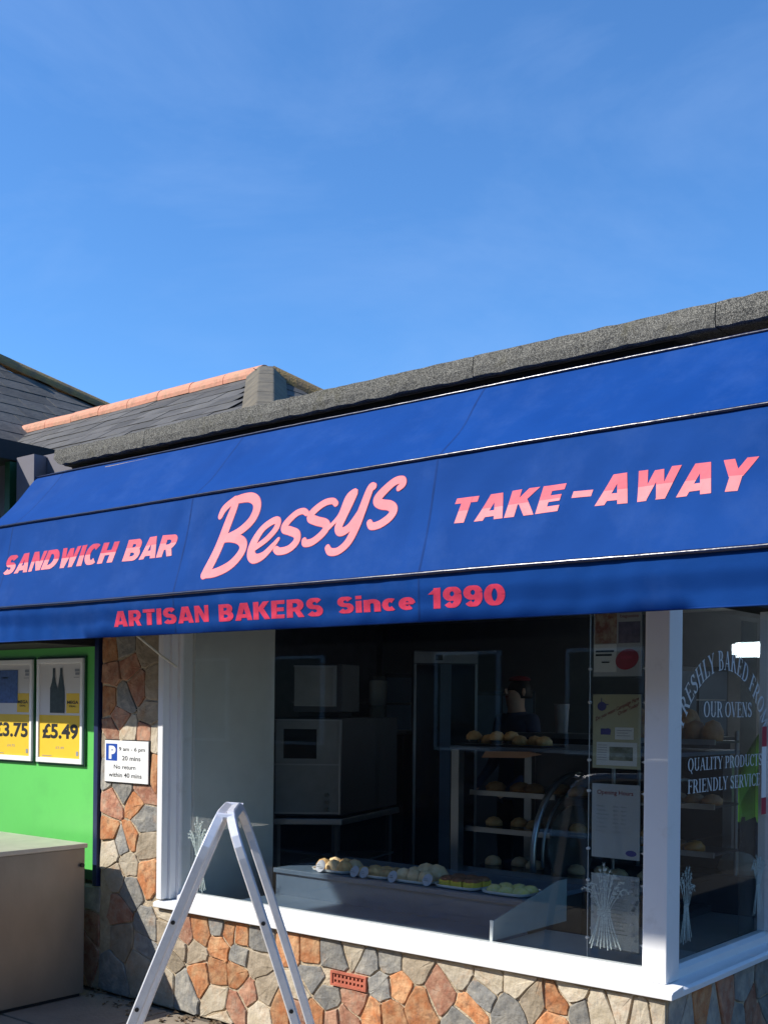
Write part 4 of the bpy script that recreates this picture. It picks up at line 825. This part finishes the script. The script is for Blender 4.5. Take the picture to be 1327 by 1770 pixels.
GL = {' ': (.32, []),
 'F': (.66, stem(.2) + [ln_(.2, .97, .62, .97, TN), ln_(.2, .52, .48, .52, TN)] + vt(.60, .80, .99) + vt(.48, .42, .62)),
 'E': (.70, stem(.2) + [ln_(.2, .97, .62, .97, TN), ln_(.2, .52, .48, .52, TN), ln_(.2, .03, .64, .03, TN)] + vt(.60, .80, .99) + vt(.48, .42, .62) + vt(.63, .01, .22)),
 'L': (.66, stem(.2) + [ln_(.2, .03, .62, .03, TN)] + vt(.61, .01, .25)),
 'I': (.42, stem(.21)), 'H': (.86, stem(.2) + stem(.66) + [ln_(.2, .52, .66, .52, TN)]),
 'T': (.72, stem(.36) + [ln_(.05, .97, .67, .97, TN)] + vt(.07, .78, .99) + vt(.65, .78, .99)),
 'R': (.80, stem(.2) + [ln_(.2, .97, .40, .97, TN), ln_(.2, .49, .40, .49, TN), arc(.38, .73, .20, .23, -90, 90), ln_(.40, .50, .70, .02, TK * .95)] + sf(.72, .025, .08)),
 'P': (.70, stem(.2) + [ln_(.2, .97, .40, .97, TN), ln_(.2, .46, .40, .46, TN), arc(.38, .715, .22, .25, -90, 90)]),
 'B': (.74, stem(.2) + [ln_(.2, .97, .38, .97, TN), ln_(.2, .53, .40, .53, TN), ln_(.2, .03, .40, .03, TN), arc(.36, .75, .19, .21, -90, 90), arc(.38, .28, .22, .245, -90, 90)]),
 'D': (.84, stem(.2) + [ln_(.2, .97, .38, .97, TN), ln_(.2, .03, .38, .03, TN), arc(.36, .5, .34, .465, -90, 90)]),
 'O': (.84, [arc(.42, .5, .31, .47, 0, 360, 28)]), 'Q': (.84, [arc(.42, .5, .31, .47, 0, 360, 28), ln_(.42, .06, .62, -.22, TN * 1.8)]),
 'C': (.76, [arc(.42, .5, .31, .47, 40, 320, 22)] + vt(.66, .70, .95)),
 'S': (.62, [arc(.31, .74, .19, .23, 20, 250, 14), arc(.31, .27, .21, .24, -160, 80, 14), ln_(.20, .60, .44, .43, TK)] + vt(.50, .72, .96) + vt(.10, .04, .28)),
 'U': (.84, stem(.2, TK, .35, 1, False) + stem(.66, TN, .3, 1, False) + [arc(.43, .32, .23, .29, 180, 360)] + sf(.2, .975, .15) + sf(.66, .975)),
 'V': (.80, [ln_(.12, .98, .42, .02, TK), ln_(.42, .02, .68, .98, TN)] + sf(.12, .975) + sf(.68, .975, .11)),
 'Y': (.78, [ln_(.10, .98, .40, .45, TK), ln_(.40, .45, .66, .98, TN), ln_(.39, 0, .39, .48, TK)] + sf(.10, .975) + sf(.66, .975, .11) + sf(.39, .025, .15)),
 'A': (.82, [ln_(.12, .02, .40, .98, TN), ln_(.40, .98, .68, .02, TK), ln_(.22, .34, .58, .34, TN)] + sf(.12, .025, .11) + sf(.69, .025)),
 'N': (.86, stem(.18, TN, 0, 1, False) + stem(.68, TN, 0, 1, False) + [ln_(.18, .98, .68, .04, TK)] + sf(.18, .025, .11) + sf(.15, .975, .10) + sf(.68, .975, .11)),
 'K': (.82, stem(.2) + [ln_(.24, .45, .62, .97, TN), ln_(.36, .60, .68, .03, TK)] + sf(.62, .975, .11) + sf(.70, .025, .11)),
 'M': (1.0, stem(.16, TN, 0, 1, False) + stem(.82, TK, 0, 1, False) + [ln_(.16, .98, .48, .05, TK), ln_(.48, .05, .82, .98, TN)] + sf(.16, .025, .1) + sf(.82, .025, .13) + sf(.14, .975, .09) + sf(.84, .975, .12))}
m_frl = M('frosted_lettering', (.60, .62, .62), .6, var=.04)
SP = lambda y, z, k=0: (-.0993 + k * .00004, y, z)
def serif_line(s, y0, y1, z0, z1):
    tot = sum(GL[c][0] for c in s); x = 0; mb = MB(); k = 0
    for c in s:
        for V, F in GL[c][1]:
            put2d(mb, ([(y0 + (x + a) / tot * (y1 - y0), z0 + b * (z1 - z0)) for a, b in V], F), SP, k % 14); k += 1
        if c == ' ': mb.build('lettering', m_frl, spane, fixn=False); mb = MB()
        x += GL[c][0]
    mb.build('lettering', m_frl, spane, fixn=False)
serif_line('OUR OVENS', .480, .990, 1.572, 1.637); serif_line('QUALITY PRODUCTS', .335, 1.115, 1.357, 1.409); serif_line('FRIENDLY SERVICE', .335, 1.095, 1.268, 1.323)
s = 'FRESHLY BAKED FROM'; tot = sum(GL[c][0] for c in s); a0, a1 = -61, 63; x = 0; mb = MB(); k = 0; R_, zc, yc, hh = .475, 1.295, .70, .082
for c in s:
    th = radians(a0 + (a1 - a0) * (x + GL[c][0] / 2) / tot); sc_ = radians(a1 - a0) * R_ / tot
    for V, F in GL[c][1]:
        P_ = []
        for a, b in V:
            u_, r_ = (a - GL[c][0] / 2) * sc_, R_ + b * hh; P_.append((yc + r_ * sin(th) + u_ * cos(th), zc + r_ * cos(th) - u_ * sin(th)))
        put2d(mb, (P_, F), SP, k % 14); k += 1
    if c == ' ': mb.build('arched_lettering', m_frl, spane, fixn=False); mb = MB()
    x += GL[c][0]
mb.build('arched_lettering', m_frl, spane, fixn=False)
nt_o = thing('door_notice', 'red and white notice stuck on the glass at right edge', 'notice', (-.098, 1.13, 1.14))
MB().box(-.0985, -.0975, 1.108, 1.163, 1.135, 1.53).build('card', m_sw, nt_o)
MB().box(-.0974, -.0968, 1.108, 1.163, 1.44, 1.53).build('red_band', m_redp, nt_o); MB().box(-.0974, -.0968, 1.108, 1.163, 1.135, 1.21).build('red_band', m_redp, nt_o)

# ---------------------------------------------------------------- further inside the shop
ov = thing('deck_oven', 'large grey oven on a steel stand left in the shop', 'oven', (-3.0, 1.6, .9))
def obox(o, name, mat, c0, ux, uy, w_, d_, z0, z1, bevel=.006):   # box on an oblique footprint
    c0 = Vector((c0[0], c0[1], 0)); a, b = Vector((ux[0], ux[1], 0)).normalized() * w_, Vector((uy[0], uy[1], 0)).normalized() * d_
    q = [c0, c0 + a, c0 + a + b, c0 + b]
    return MB().hexa([p + Vector((0, 0, z0)) for p in q], [p + Vector((0, 0, z1)) for p in q]).build(name, mat, o, bevel=bevel)
AXV, AYV = (.315, .257), (-.283, .93)
m_ovn = M('oven_grey', (.24, .25, .26), .4, var=.10); m_ovd = M('oven_side', (.03, .034, .045), .5)
C0 = Vector((-3.10, 1.06, 0)); EX = Vector((.315, .257, 0)).normalized(); EY = Vector((-.283, .93, 0)).normalized()
def cxy(a, b): p = C0 + EX * a + EY * b; return (p.x, p.y)
obox(ov, 'oven_body', m_ovd, cxy(0, 0), AXV, AYV, .407, .92, .93, 1.53); obox(ov, 'oven_door', m_ovn, cxy(.008, -.014), AXV, AYV, .39, .012, .94, 1.52)
for z in (.945, 1.24, 1.512): obox(ov, 'door_edge', m_ss, cxy(.008, -.022), AXV, AYV, .39, .008, z, z + .008, 0)
obox(ov, 'corner_strip', m_ss, cxy(.399, -.022), AXV, AYV, .010, .020, .94, 1.52, 0)
obox(ov, 'window_strip', m_dark, cxy(.06, -.0165), AXV, AYV, .20, .0022, 1.28, 1.46, 0)
for k in range(3): c_ = cxy(.33, -.015); MB().tube([(c_[0], c_[1], 1.06 - k * .045), (c_[0] - EY.x * .02, c_[1] - EY.y * .02, 1.06 - k * .045)], .012, 10).build('knob', m_ss, ov)
st_ = thing('oven_stand', 'steel stand with thin legs under the large oven', 'stand', (-3.0, 1.5, .03))
obox(st_, 'stand_top', m_ss, cxy(-.01, -.02), AXV, AYV, .43, .96, .875, .915)
for a, b in ((.02, 0), (.37, 0), (.37, .88), (.02, .88)):
    c = cxy(a, b); MB().box(c[0] - .014, c[0] + .014, c[1] - .014, c[1] + .014, .03, .874).build('leg', m_ss, st_)
obox(st_, 'lower_shelf', m_ss, cxy(.0, .0), AXV, AYV, .40, .9, .60, .615)
o2 = thing('small_oven', 'smaller steel oven stacked on top of the large oven', 'oven', (-3.0, 1.5, 1.54))
obox(o2, 'oven_body', m_ovd, cxy(.10, .02), AXV, AYV, .30, .26, 1.565, 1.86); obox(o2, 'oven_door', m_ovn, cxy(.11, .006), AXV, AYV, .25, .010, 1.60, 1.85)
obox(o2, 'door_edge', m_ss, cxy(.352, -.004), AXV, AYV, .018, .012, 1.60, 1.85, 0); obox(o2, 'door_edge', m_ss, cxy(.11, -.002), AXV, AYV, .24, .006, 1.838, 1.85, 0)
obox(o2, 'feet', m_dark, cxy(.12, .04), AXV, AYV, .25, .2, 1.5305, 1.564)
fr_ = thing('tall_refrigerator', 'tall dark refrigerator with steel frame at the back of shop', 'refrigerator', (-3.1, 2.9, .03))
FX, FY = (.345, .281), (-.281, .345)
F0 = Vector((-3.06, 2.385, 0)); GX = Vector((.345, .281, 0)).normalized(); GY = Vector((-.281, .345, 0)).normalized()
def fxy(a, b): p = F0 + GX * a + GY * b; return (p.x, p.y)
obox(fr_, 'cabinet', m_ssd, fxy(0, 0), FX, FY, .445, .6, .05, 2.0); obox(fr_, 'header', m_ss, fxy(0, -.008), FX, FY, .445, .007, 1.91, 1.99, 0)
for a, w_, m_ in ((0, .018, m_ss), (.185, .075, m_deck), (.427, .018, m_ss)): obox(fr_, 'door_stile', m_, fxy(a, -.009), FX, FY, w_, .008, .08, 1.905, 0)
obox(fr_, 'door_glass', M('dark_glass', (.006, .008, .014), .08), fxy(.018, -.005), FX, FY, .41, .004, .10, 1.90, 0)
obox(fr_, 'base', m_ssd, fxy(.02, .03), FX, FY, .40, .5, .03, .049)
obox(fr_, 'display', m_blk, fxy(.15, -.0095), FX, FY, .05, .001, 1.93, 1.97, 0)
# wall units behind
wu = thing('back_worktop', 'dark worktop with steel shelf along the back of shop', 'worktop', (-3.7, 2.6, .03))
obox(wu, 'worktop', m_ss, (-4.3, 2.25), (1, .42), (-.42, 1), 1.05, .5, 1.40, 1.425); obox(wu, 'cupboard', m_ssd, (-4.28, 2.27), (1, .42), (-.42, 1), 1.0, .46, .03, 1.399)
obox(wu, 'shelf', m_ss, (-4.3, 2.45), (1, .42), (-.42, 1), 1.05, .3, 1.62, 1.635)
dis = thing('towel_dispenser', 'white dispenser standing on the worktop behind the ovens', 'dispenser', (-3.58, 2.62, 1.43))
MB().lathe((-3.56, 2.60, 1.4255), [(.065, 0), (.065, .17), (.05, .18), (.055, .185), (.06, .38), (.05, .40), (.01, .405)], 16).build('body', M('dispenser_grey', (.30, .31, .31), .4), dis, smooth=True)
MB().lathe((-3.56, 2.60, 1.61), [(.067, 0), (.067, .18), (.04, .20)], 16).build('cover', m_sw, dis, smooth=True)
# glass display case with curved front
m_lp0 = M('sausage_crust', (.34, .15, .05), .6, col2=(.46, .25, .10), scale=30, bump=.5, rnd=.2)
case = thing('curved_glass_case', 'steel framed glass display case with shelves behind the window counter', 'display case', (-1.4, 1.5, .03))
E1, E2 = Vector((-1.70, .95, 0)), Vector((-.45, 1.05, 0))
for x, y in ((-1.69, 1.0), (-1.69, 1.72), (-.5, 1.0), (-.5, 1.72)): MB().box(x - .024, x + .024, y - .024, y + .024, .03, 1.38 if y < 1.3 else 1.36).build('post', m_ss, case)
MB().box(-1.72, -.46, .97, 1.76, 1.381, 1.40).build('top', m_deck, case, bevel=.003)
for z, y0 in ((.75, 1.04), (.96, 1.06), (1.15, 1.1)):
    MB().box(-1.67, -.52, y0, 1.70, z, z + .008).build('shelf', m_cg, case); MB().box(-1.67, -1.15 if z > .8 else -.52, y0 - .016, y0 - .001, z - .012, z + .014).build('shelf_edge', m_ss, case)
box('base', m_ssd, (-1.67, -.52, 1.02, 1.70, .03, .62), case)
box('back_panel', m_ssd, (-1.66, -.53, 1.73, 1.74, .63, 1.37), case)
def arcp(x, y, z, r, a0, a1, n=16): return [(x, y - r * cos(radians(a0 + (a1 - a0) * k / n)), z + r * sin(radians(a0 + (a1 - a0) * k / n))) for k in range(n + 1)]
MB().tube(arcp(-1.16, 1.30, .86, .40, -10, 100), .016, 8).build('curved_rim', m_ss, case, smooth=True)
MB().tube(arcp(-1.158, 1.30, .86, .31, -10, 100), .008, 8).build('curved_rim', m_ss, case, smooth=True)
MB().tube(arcp(-.56, 1.30, .86, .40, -10, 100), .010, 8).build('curved_rim', m_ss, case, smooth=True)
cg = MB(); P1 = arcp(-1.15, 1.30, .86, .396, -10, 100); P2_ = arcp(-.57, 1.30, .86, .396, -10, 100)
for k in range(16): cg.quad(P1[k], P1[k + 1], P2_[k + 1], P2_[k])
cg.build('curved_glass', m_cg, case, smooth=True, fixn=False)
mb = MB(); mb.prism([(-1.162, 1.28 + .24 * cos(2 * pi * k / 24), .90 + .20 * sin(2 * pi * k / 24)) for k in range(24)], (.01, 0, 0)); mb.build('oval_reflection', M('reflection_grey', (.10, .11, .11), .4), case)  # grey oval put in for the round reflection on the case
for z, nm, lab in ((.759, 'cream_cake', 'pale cake on the bottom shelf of the glass case'), (.969, 'tart', 'golden tart on the middle shelf of the glass case'), (1.159, 'sausage_roll', 'brown sausage roll on the top shelf of the glass case')):
    for i in range(8):
        mb = MB(); blob(mb, (-1.60 + i * .125 + random.uniform(-.01, .01), 1.22 + .05 * (i % 2), z), .042, .034 if nm != 'sausage_roll' else .06, .026)
        tag(mb.build(nm, {'cream_cake': m_bun, 'tart': m_dough, 'sausage_roll': m_lp0}[nm], smooth=True), lab, 'pastry', lab.replace(' on the', 's on the', 1))
# savouries on top of the case
tp = thing('savoury_tray', 'dark tray of pies on top of the glass display case', 'tray', (-1.45, 1.1, 1.40))
MB().box(-1.70, -1.18, 1.0, 1.26, 1.4005, 1.412).build('tray', m_blackp, tp, bevel=.004)
m_foil = M('foil', (.7, .7, .7), .25, metal=1, bump=.5)
for i in range(7):
    x = -1.655 + i * .072; mb = MB(); blob(mb, (x, 1.10 + .03 * (i % 2), 1.432 if i in (0, 2, 3) else 1.4125), .036, .036, .026, 10, 5)
    o = mb.build('pie', m_dough, smooth=True); tag(o, 'brown pie on the dark tray above the display case', 'pie', 'pies on top of the display case')
    if i in (0, 2, 3): MB().lathe((x, 1.10 + .03 * (i % 2), 1.4125), [(.026, 0), (.037, .026), (.039, .027), (.034, .024)], 14).build('foil_case', m_foil, o)
bb_ = thing('wooden_board', 'thin wooden serving board leaning over the display case edge', 'board', (-1.3, 1.05, 1.37))
MB().prism([(-1.50, .955, 1.345), (-1.24, .958, 1.352), (-1.15, .96, 1.372), (-1.22, .962, 1.384), (-1.48, .96, 1.378)], (0, -.012, 0)).build('board', M('wood_board', (.30, .17, .10), .5, var=.15, scale=6, stretch=(.3, 1, 1)), bb_)
# bread rack seen through the side window
rk = thing('bread_rack', 'tiered steel bread rack behind the side window lettering', 'rack', (-.6, 1.9, .03))
for z in (.90, 1.13, 1.44): MB().box(-.95, -.40, 1.30, 1.60, z, z + .012).build('shelf', m_ssd, rk); MB().box(-.95, -.395, 1.285, 1.299, z - .006, z + .02).build('shelf_edge', m_ss, rk)
for x, y in ((-.94, 1.31), (-.94, 1.59), (-.41, 1.59)): MB().tube([(x, y, .03), (x, y, 1.5)], .010, 8).build('upright', m_ss, rk)
m_lp = M('loaf_crust', (.36, .16, .06), .6, col2=(.55, .31, .13), scale=18, bump=.5, rnd=.2)
for z, ys, lab, nm in ((1.4525, 6, 'brown loaf on the top shelf of the bread rack', 'loaf'), (1.1425, 6, 'brown roll on the middle shelf of the bread rack', 'bread_roll'), (.9125, 5, 'orange glazed pastry on the lowest shelf of bread rack', 'glazed_pastry')):
    for i in range(ys):
        mb = MB(); x = -.88 + .088 * i; big = nm == 'loaf'
        blob(mb, (x, 1.37, z), .042, .06, .055 if big else .028); tag(mb.build(nm, {'loaf': m_lp, 'bread_roll': m_lp, 'glazed_pastry': M('glaze_orange', (.55, .22, .03), .4, var=.25, scale=40)}[nm], smooth=True), lab, 'bread', lab.replace(' on the', 's on the'))
        if big and i < 4: tag(blob(MB(), (x + .044, 1.40, z + .062), .040, .055, .05).build('loaf', m_lp, smooth=True), 'brown loaf piled in second layer on the bread rack', 'bread', 'loaves piled in the second layer')
bag = thing('paper_bag', 'crumpled beige paper bag beside the customer in lime jacket', 'bag', (-.44, 1.68, .8))
mb = MB(); blob(mb, (-.42, 1.66, .78), .11, .07, .09, 12, 6); mb.build('bag', M('bag_paper', (.42, .33, .25), .8, bump=.5, bscale=12), bag, smooth=False)
box('counter_block', m_ssd, (-.95, -.25, 1.56, 1.86, .03, .779), rk)
# ceiling lamp
lamp = thing('ceiling_lamp', 'glowing white ceiling light panel seen through the side window', 'lamp', (-1.4, 4.4, 2.05))
MB().box(-1.56, -1.10, 4.32, 4.42, 2.02, 2.095).build('diffuser', emis('lamp_white', (.82, .93, 1.0), 7), lamp); MB().box(-1.58, -1.08, 4.425, 4.45, 2.0, 2.115).build('housing', m_sw, lamp)
MB().tube([(-1.33, 4.44, 2.1), (-1.33, 4.44, 2.401)], .01, 6).build('rod', m_ss, lamp)
bw = thing('back_window', 'small bright window in the back wall of shop', 'window', (-1.2, 4.88, 1.5))
MB().box(-1.50, -1.30, 4.86, 4.898, 1.48, 1.80).build('pane', emis('daylight_pane', (.85, .95, 1.0), 1.2), bw); MB().box(-1.415, -1.385, 4.84, 4.859, 1.46, 1.82).box(-1.52, -1.28, 4.84, 4.858, 1.44, 1.479).box(-1.52, -1.28, 4.84, 4.858, 1.801, 1.84).build('frame', m_sw, bw)
for i, (px_, py_, w_, h_, lab) in enumerate(((-4.55, 3.9, .55, 1.9, 'tall narrow steel cupboard left of the row at the back'), (-3.95, 4.3, .6, 1.75, 'middle steel cupboard of the row at the back'), (-2.2, 4.55, .5, 1.95, 'tall steel cupboard behind the worker at the back'))):
    cu = thing('steel_cupboard', lab, 'cupboard', (px_, py_, .03), 'steel cupboards along the back')
    obox(cu, 'carcass', m_ssd, (px_, py_), FX, FY, w_, .3, .03, h_); obox(cu, 'door', m_deck, (px_ + .02, py_ - .008), FX, FY, w_ * .46, .006, .08, h_ - .04, 0); obox(cu, 'door', m_deck, (px_ + .02 + w_ * .39, py_ - .008 + w_ * .318), FX, FY, w_ * .44, .006, .08, h_ - .04, 0)
    for k in (0, 1): obox(cu, 'shelf_lip', m_ss, (px_ + .01, py_ - .016), FX, FY, w_ * .95, .006, h_ * (.72 + .14 * k), h_ * (.72 + .14 * k) + .012, 0)
cup = thing('white_jug', 'pale plastic jug standing on the back counter by the worker', 'jug', (-2.35, 3.2, 1.41))
MB().lathe((-2.36, 3.21, 1.4255), [(.042, 0), (.055, .20), (.058, .21), (.05, .205)], 16).build('body', M('jug_plastic', (.42, .38, .38), .5), cup, smooth=True)
bc = thing('back_counter', 'long dark back counter behind the display case', 'counter', (-2.2, 3.2, .03))
MB().box(-2.75, -1.2, 3.12, 3.5, 1.39, 1.425).build('top', m_ss, bc); MB().box(-2.72, -1.22, 3.15, 3.48, .03, 1.389).build('front', m_ssd, bc)

# ---------------------------------------------------------------- people
m_skin = M('skin', (.62, .38, .28), .6, var=.06); m_hair = M('hair_black', (.012, .010, .010), .6); m_nav = M('navy_cloth', (.035, .055, .115), .9, bump=.2); m_cap = M('cap_red', (.22, .012, .02), .8)
m_lime = M('lime_jacket', (.46, .85, .03), .7, var=.08, bump=.25, bscale=14); m_trs = M('black_trousers', (.008, .009, .016), .9)
def figure(base, h, jt, mats, name, label):
    """one continuous skinned body; jt = joint name -> (x, y, z, radius), bones between them"""
    th_ = thing(name, label, 'person', base)
    bones = [('pelvis', 'waist'), ('waist', 'chest'), ('chest', 'neck'), ('neck', 'head0'), ('head0', 'head1')]
    for s_ in 'LR': bones += [('chest', 'sh' + s_), ('sh' + s_, 'el' + s_), ('el' + s_, 'wr' + s_), ('wr' + s_, 'hd' + s_), ('pelvis', 'hp' + s_), ('hp' + s_, 'kn' + s_), ('kn' + s_, 'an' + s_), ('an' + s_, 'to' + s_)]
    for s_ in 'LR':
        for f_ in range(5):
            hd = Vector(jt['hd' + s_][:3]); wr = Vector(jt['wr' + s_][:3]); d = (hd - wr).normalized(); sd = d.cross(Vector((.3, .8, .2))).normalized()
            off = sd * (f_ - 2) * .019 if f_ < 4 else sd * .045 - d * .05
            b0 = hd + off; jt['fa%s%d' % (s_, f_)] = tuple(b0 + d * .03) + (.009,); jt['fb%s%d' % (s_, f_)] = tuple(b0 + d * (.085 if f_ < 4 else .06)) + (.007,)
            bones += [('hd' + s_, 'fa%s%d' % (s_, f_)), ('fa%s%d' % (s_, f_), 'fb%s%d' % (s_, f_))]
    keys = list(jt); B = Vector(base)
    me = bpy.data.meshes.new('body'); me.from_pydata([Vector(jt[k][:3]) - B for k in keys], [(keys.index(a), keys.index(b)) for a, b in bones], [])
    o = link('body', me, B, th_); md = o.modifiers.new('skin', 'SKIN'); md.use_smooth_shade = True
    for k, v in zip(keys, me.skin_vertices[0].data): v.radius = (jt[k][3], jt[k][3] * (.75 if k in ('chest', 'waist', 'pelvis') else 1)); v.use_root = k == 'pelvis'
    o.modifiers.new('sub', 'SUBSURF').levels = 2
    bpy.context.view_layer.update(); dg = bpy.context.evaluated_depsgraph_get(); m2 = bpy.data.meshes.new_from_object(o.evaluated_get(dg)); o.modifiers.clear(); o.data = m2; bpy.data.meshes.remove(me)
    m2.materials.clear()
    for m_ in mats[0]: m2.materials.append(m_)
    for p in m2.polygons: p.material_index = mats[1](p.center + B); p.use_smooth = True
    return th_
def stand_joints(x, y, z, h, fx, fy, lean=0.0, lx=0, ly=0):
    rx, ry = -fy, fx; J = {}
    def P(n, r_, f_, hh_, rad, k=0): J[n] = (x + rx * r_ + fx * f_ + lx * k, y + ry * r_ + fy * f_ + ly * k, z + hh_ * h, rad)
    P('pelvis', 0, 0, .53, .15); P('waist', 0, .01, .62, .135, .25); P('chest', 0, .0, .75, .155, .65); P('neck', 0, .01, .862, .060, .9); P('head0', 0, .025, .892, .080, 1.0); P('head1', 0, .02, .940, .086, 1.1)
    for s_, sg in (('L', 1), ('R', -1)):
        P('sh' + s_, .17 * sg, 0, .825, .065, .8); P('el' + s_, .22 * sg, .03, .63, .046, .5); P('wr' + s_, .20 * sg, .20, .55, .032, .35); P('hd' + s_, .18 * sg, .26, .53, .030, .3)
        P('hp' + s_, .09 * sg, 0, .49, .095); P('kn' + s_, .10 * sg, .02, .28, .062); P('an' + s_, .10 * sg, -.01, .05, .042); P('to' + s_, .11 * sg, .13, .022, .035)
    return J
def face(th_, c, f, hair_z, cap):
    c = Vector(c); f = Vector(f).normalized(); r = Vector((-f.y, f.x, 0))
    for s_ in (-1, 1):
        MB().lathe(tuple(c + f * .082 + r * .032 * s_ + Vector((0, 0, -.006))), [(.001, -.004), (.006, 0), (.001, .004)], 8).build('eye', m_blk, th_); MB().lathe(tuple(c + r * .09 * s_ - Vector((0, 0, .03))), [(.006, -.026), (.014, 0), (.008, .03)], 8).build('ear', m_skin, th_)
    MB().prism([tuple(c + f * .085 + Vector((0, 0, -.005))), tuple(c + f * .085 + r * .014 + Vector((0, 0, -.042))), tuple(c + f * .085 - r * .014 + Vector((0, 0, -.042)))], tuple(f * .022)).build('nose', m_skin, th_)
    MB().box(c.x + f.x * .082 - .012, c.x + f.x * .082 + .012, c.y + f.y * .088 - .004, c.y + f.y * .088 + .004, c.z - .068, c.z - .062).build('mouth', m_cap, th_)
    hb = MB(); blob(hb, tuple(c - f * .045 + Vector((0, 0, -.075))), .098, .098, .130, 14, 8, .25); hb.build('hair', m_hair, th_, smooth=True)
    if cap: cb = MB(); blob(cb, tuple(c - f * .040 + Vector((0, 0, .055))), .085, .085, .035, 14, 6, .2); cb.build('cap', m_cap, th_, smooth=True)
fd = Vector((-.25, -.97, 0)).normalized()
J = stand_joints(-2.83, 3.36, .03, 1.83, fd.x, fd.y)
w1 = figure((-2.83, 3.36, .03), 1.7, J, ([m_nav, m_skin, m_trs], lambda p: 1 if p.z > 1.575 else (2 if p.z < .9 else (1 if (p.z < 1.0 and (Vector((p.x + 2.83, p.y - 3.36, 0)).dot(fd) > .2)) else 0))), 'person', 'worker in dark top and red cap standing deep inside the shop')
face(w1, J['head1'][:3], fd, 0, True)
fd2 = Vector((.55, -.83, 0)).normalized()
J2 = stand_joints(-.585, 2.08, .03, 1.72, fd2.x, fd2.y, 0, .30, .22)
w2_ = figure((-.57, 2.09, .03), 1.72, J2, ([m_lime, m_skin, m_trs], lambda p: 1 if p.z > 1.50 else (2 if p.z < 1.02 else 0)), 'person', 'customer in lime green jacket and black trousers leaning behind side window')
face(w2_, J2['head1'][:3], fd2, 0, False)
# dead leaves and grit at the foot of the wall
m_leaf = M('dead_leaf', (.10, .065, .035), .9, col2=(.20, .14, .08), scale=30, rnd=.4)
mb = MB()
for i in range(150):
    x, y = random.uniform(-3.45, -1.9), .03 - abs(random.gauss(.02, .10)) - .02; a = random.uniform(0, 6.3); s_ = random.uniform(.006, .026); h_ = random.uniform(.003, .018)
    mb.add([(x + s_ * cos(a), y + s_ * sin(a), .004), (x + s_ * .5 * cos(a + 1.6), y + s_ * .5 * sin(a + 1.6), h_), (x - s_ * cos(a), y - s_ * sin(a), .005), (x - s_ * .5 * cos(a + 1.4), y - s_ * .5 * sin(a + 1.4), h_ * .6)], ((0, 1, 2), (0, 2, 3)))
tag(mb.build('leaf_litter', m_leaf, fixn=False), 'dry leaves and grit scattered along the wall foot', 'leaf litter', kind='stuff')
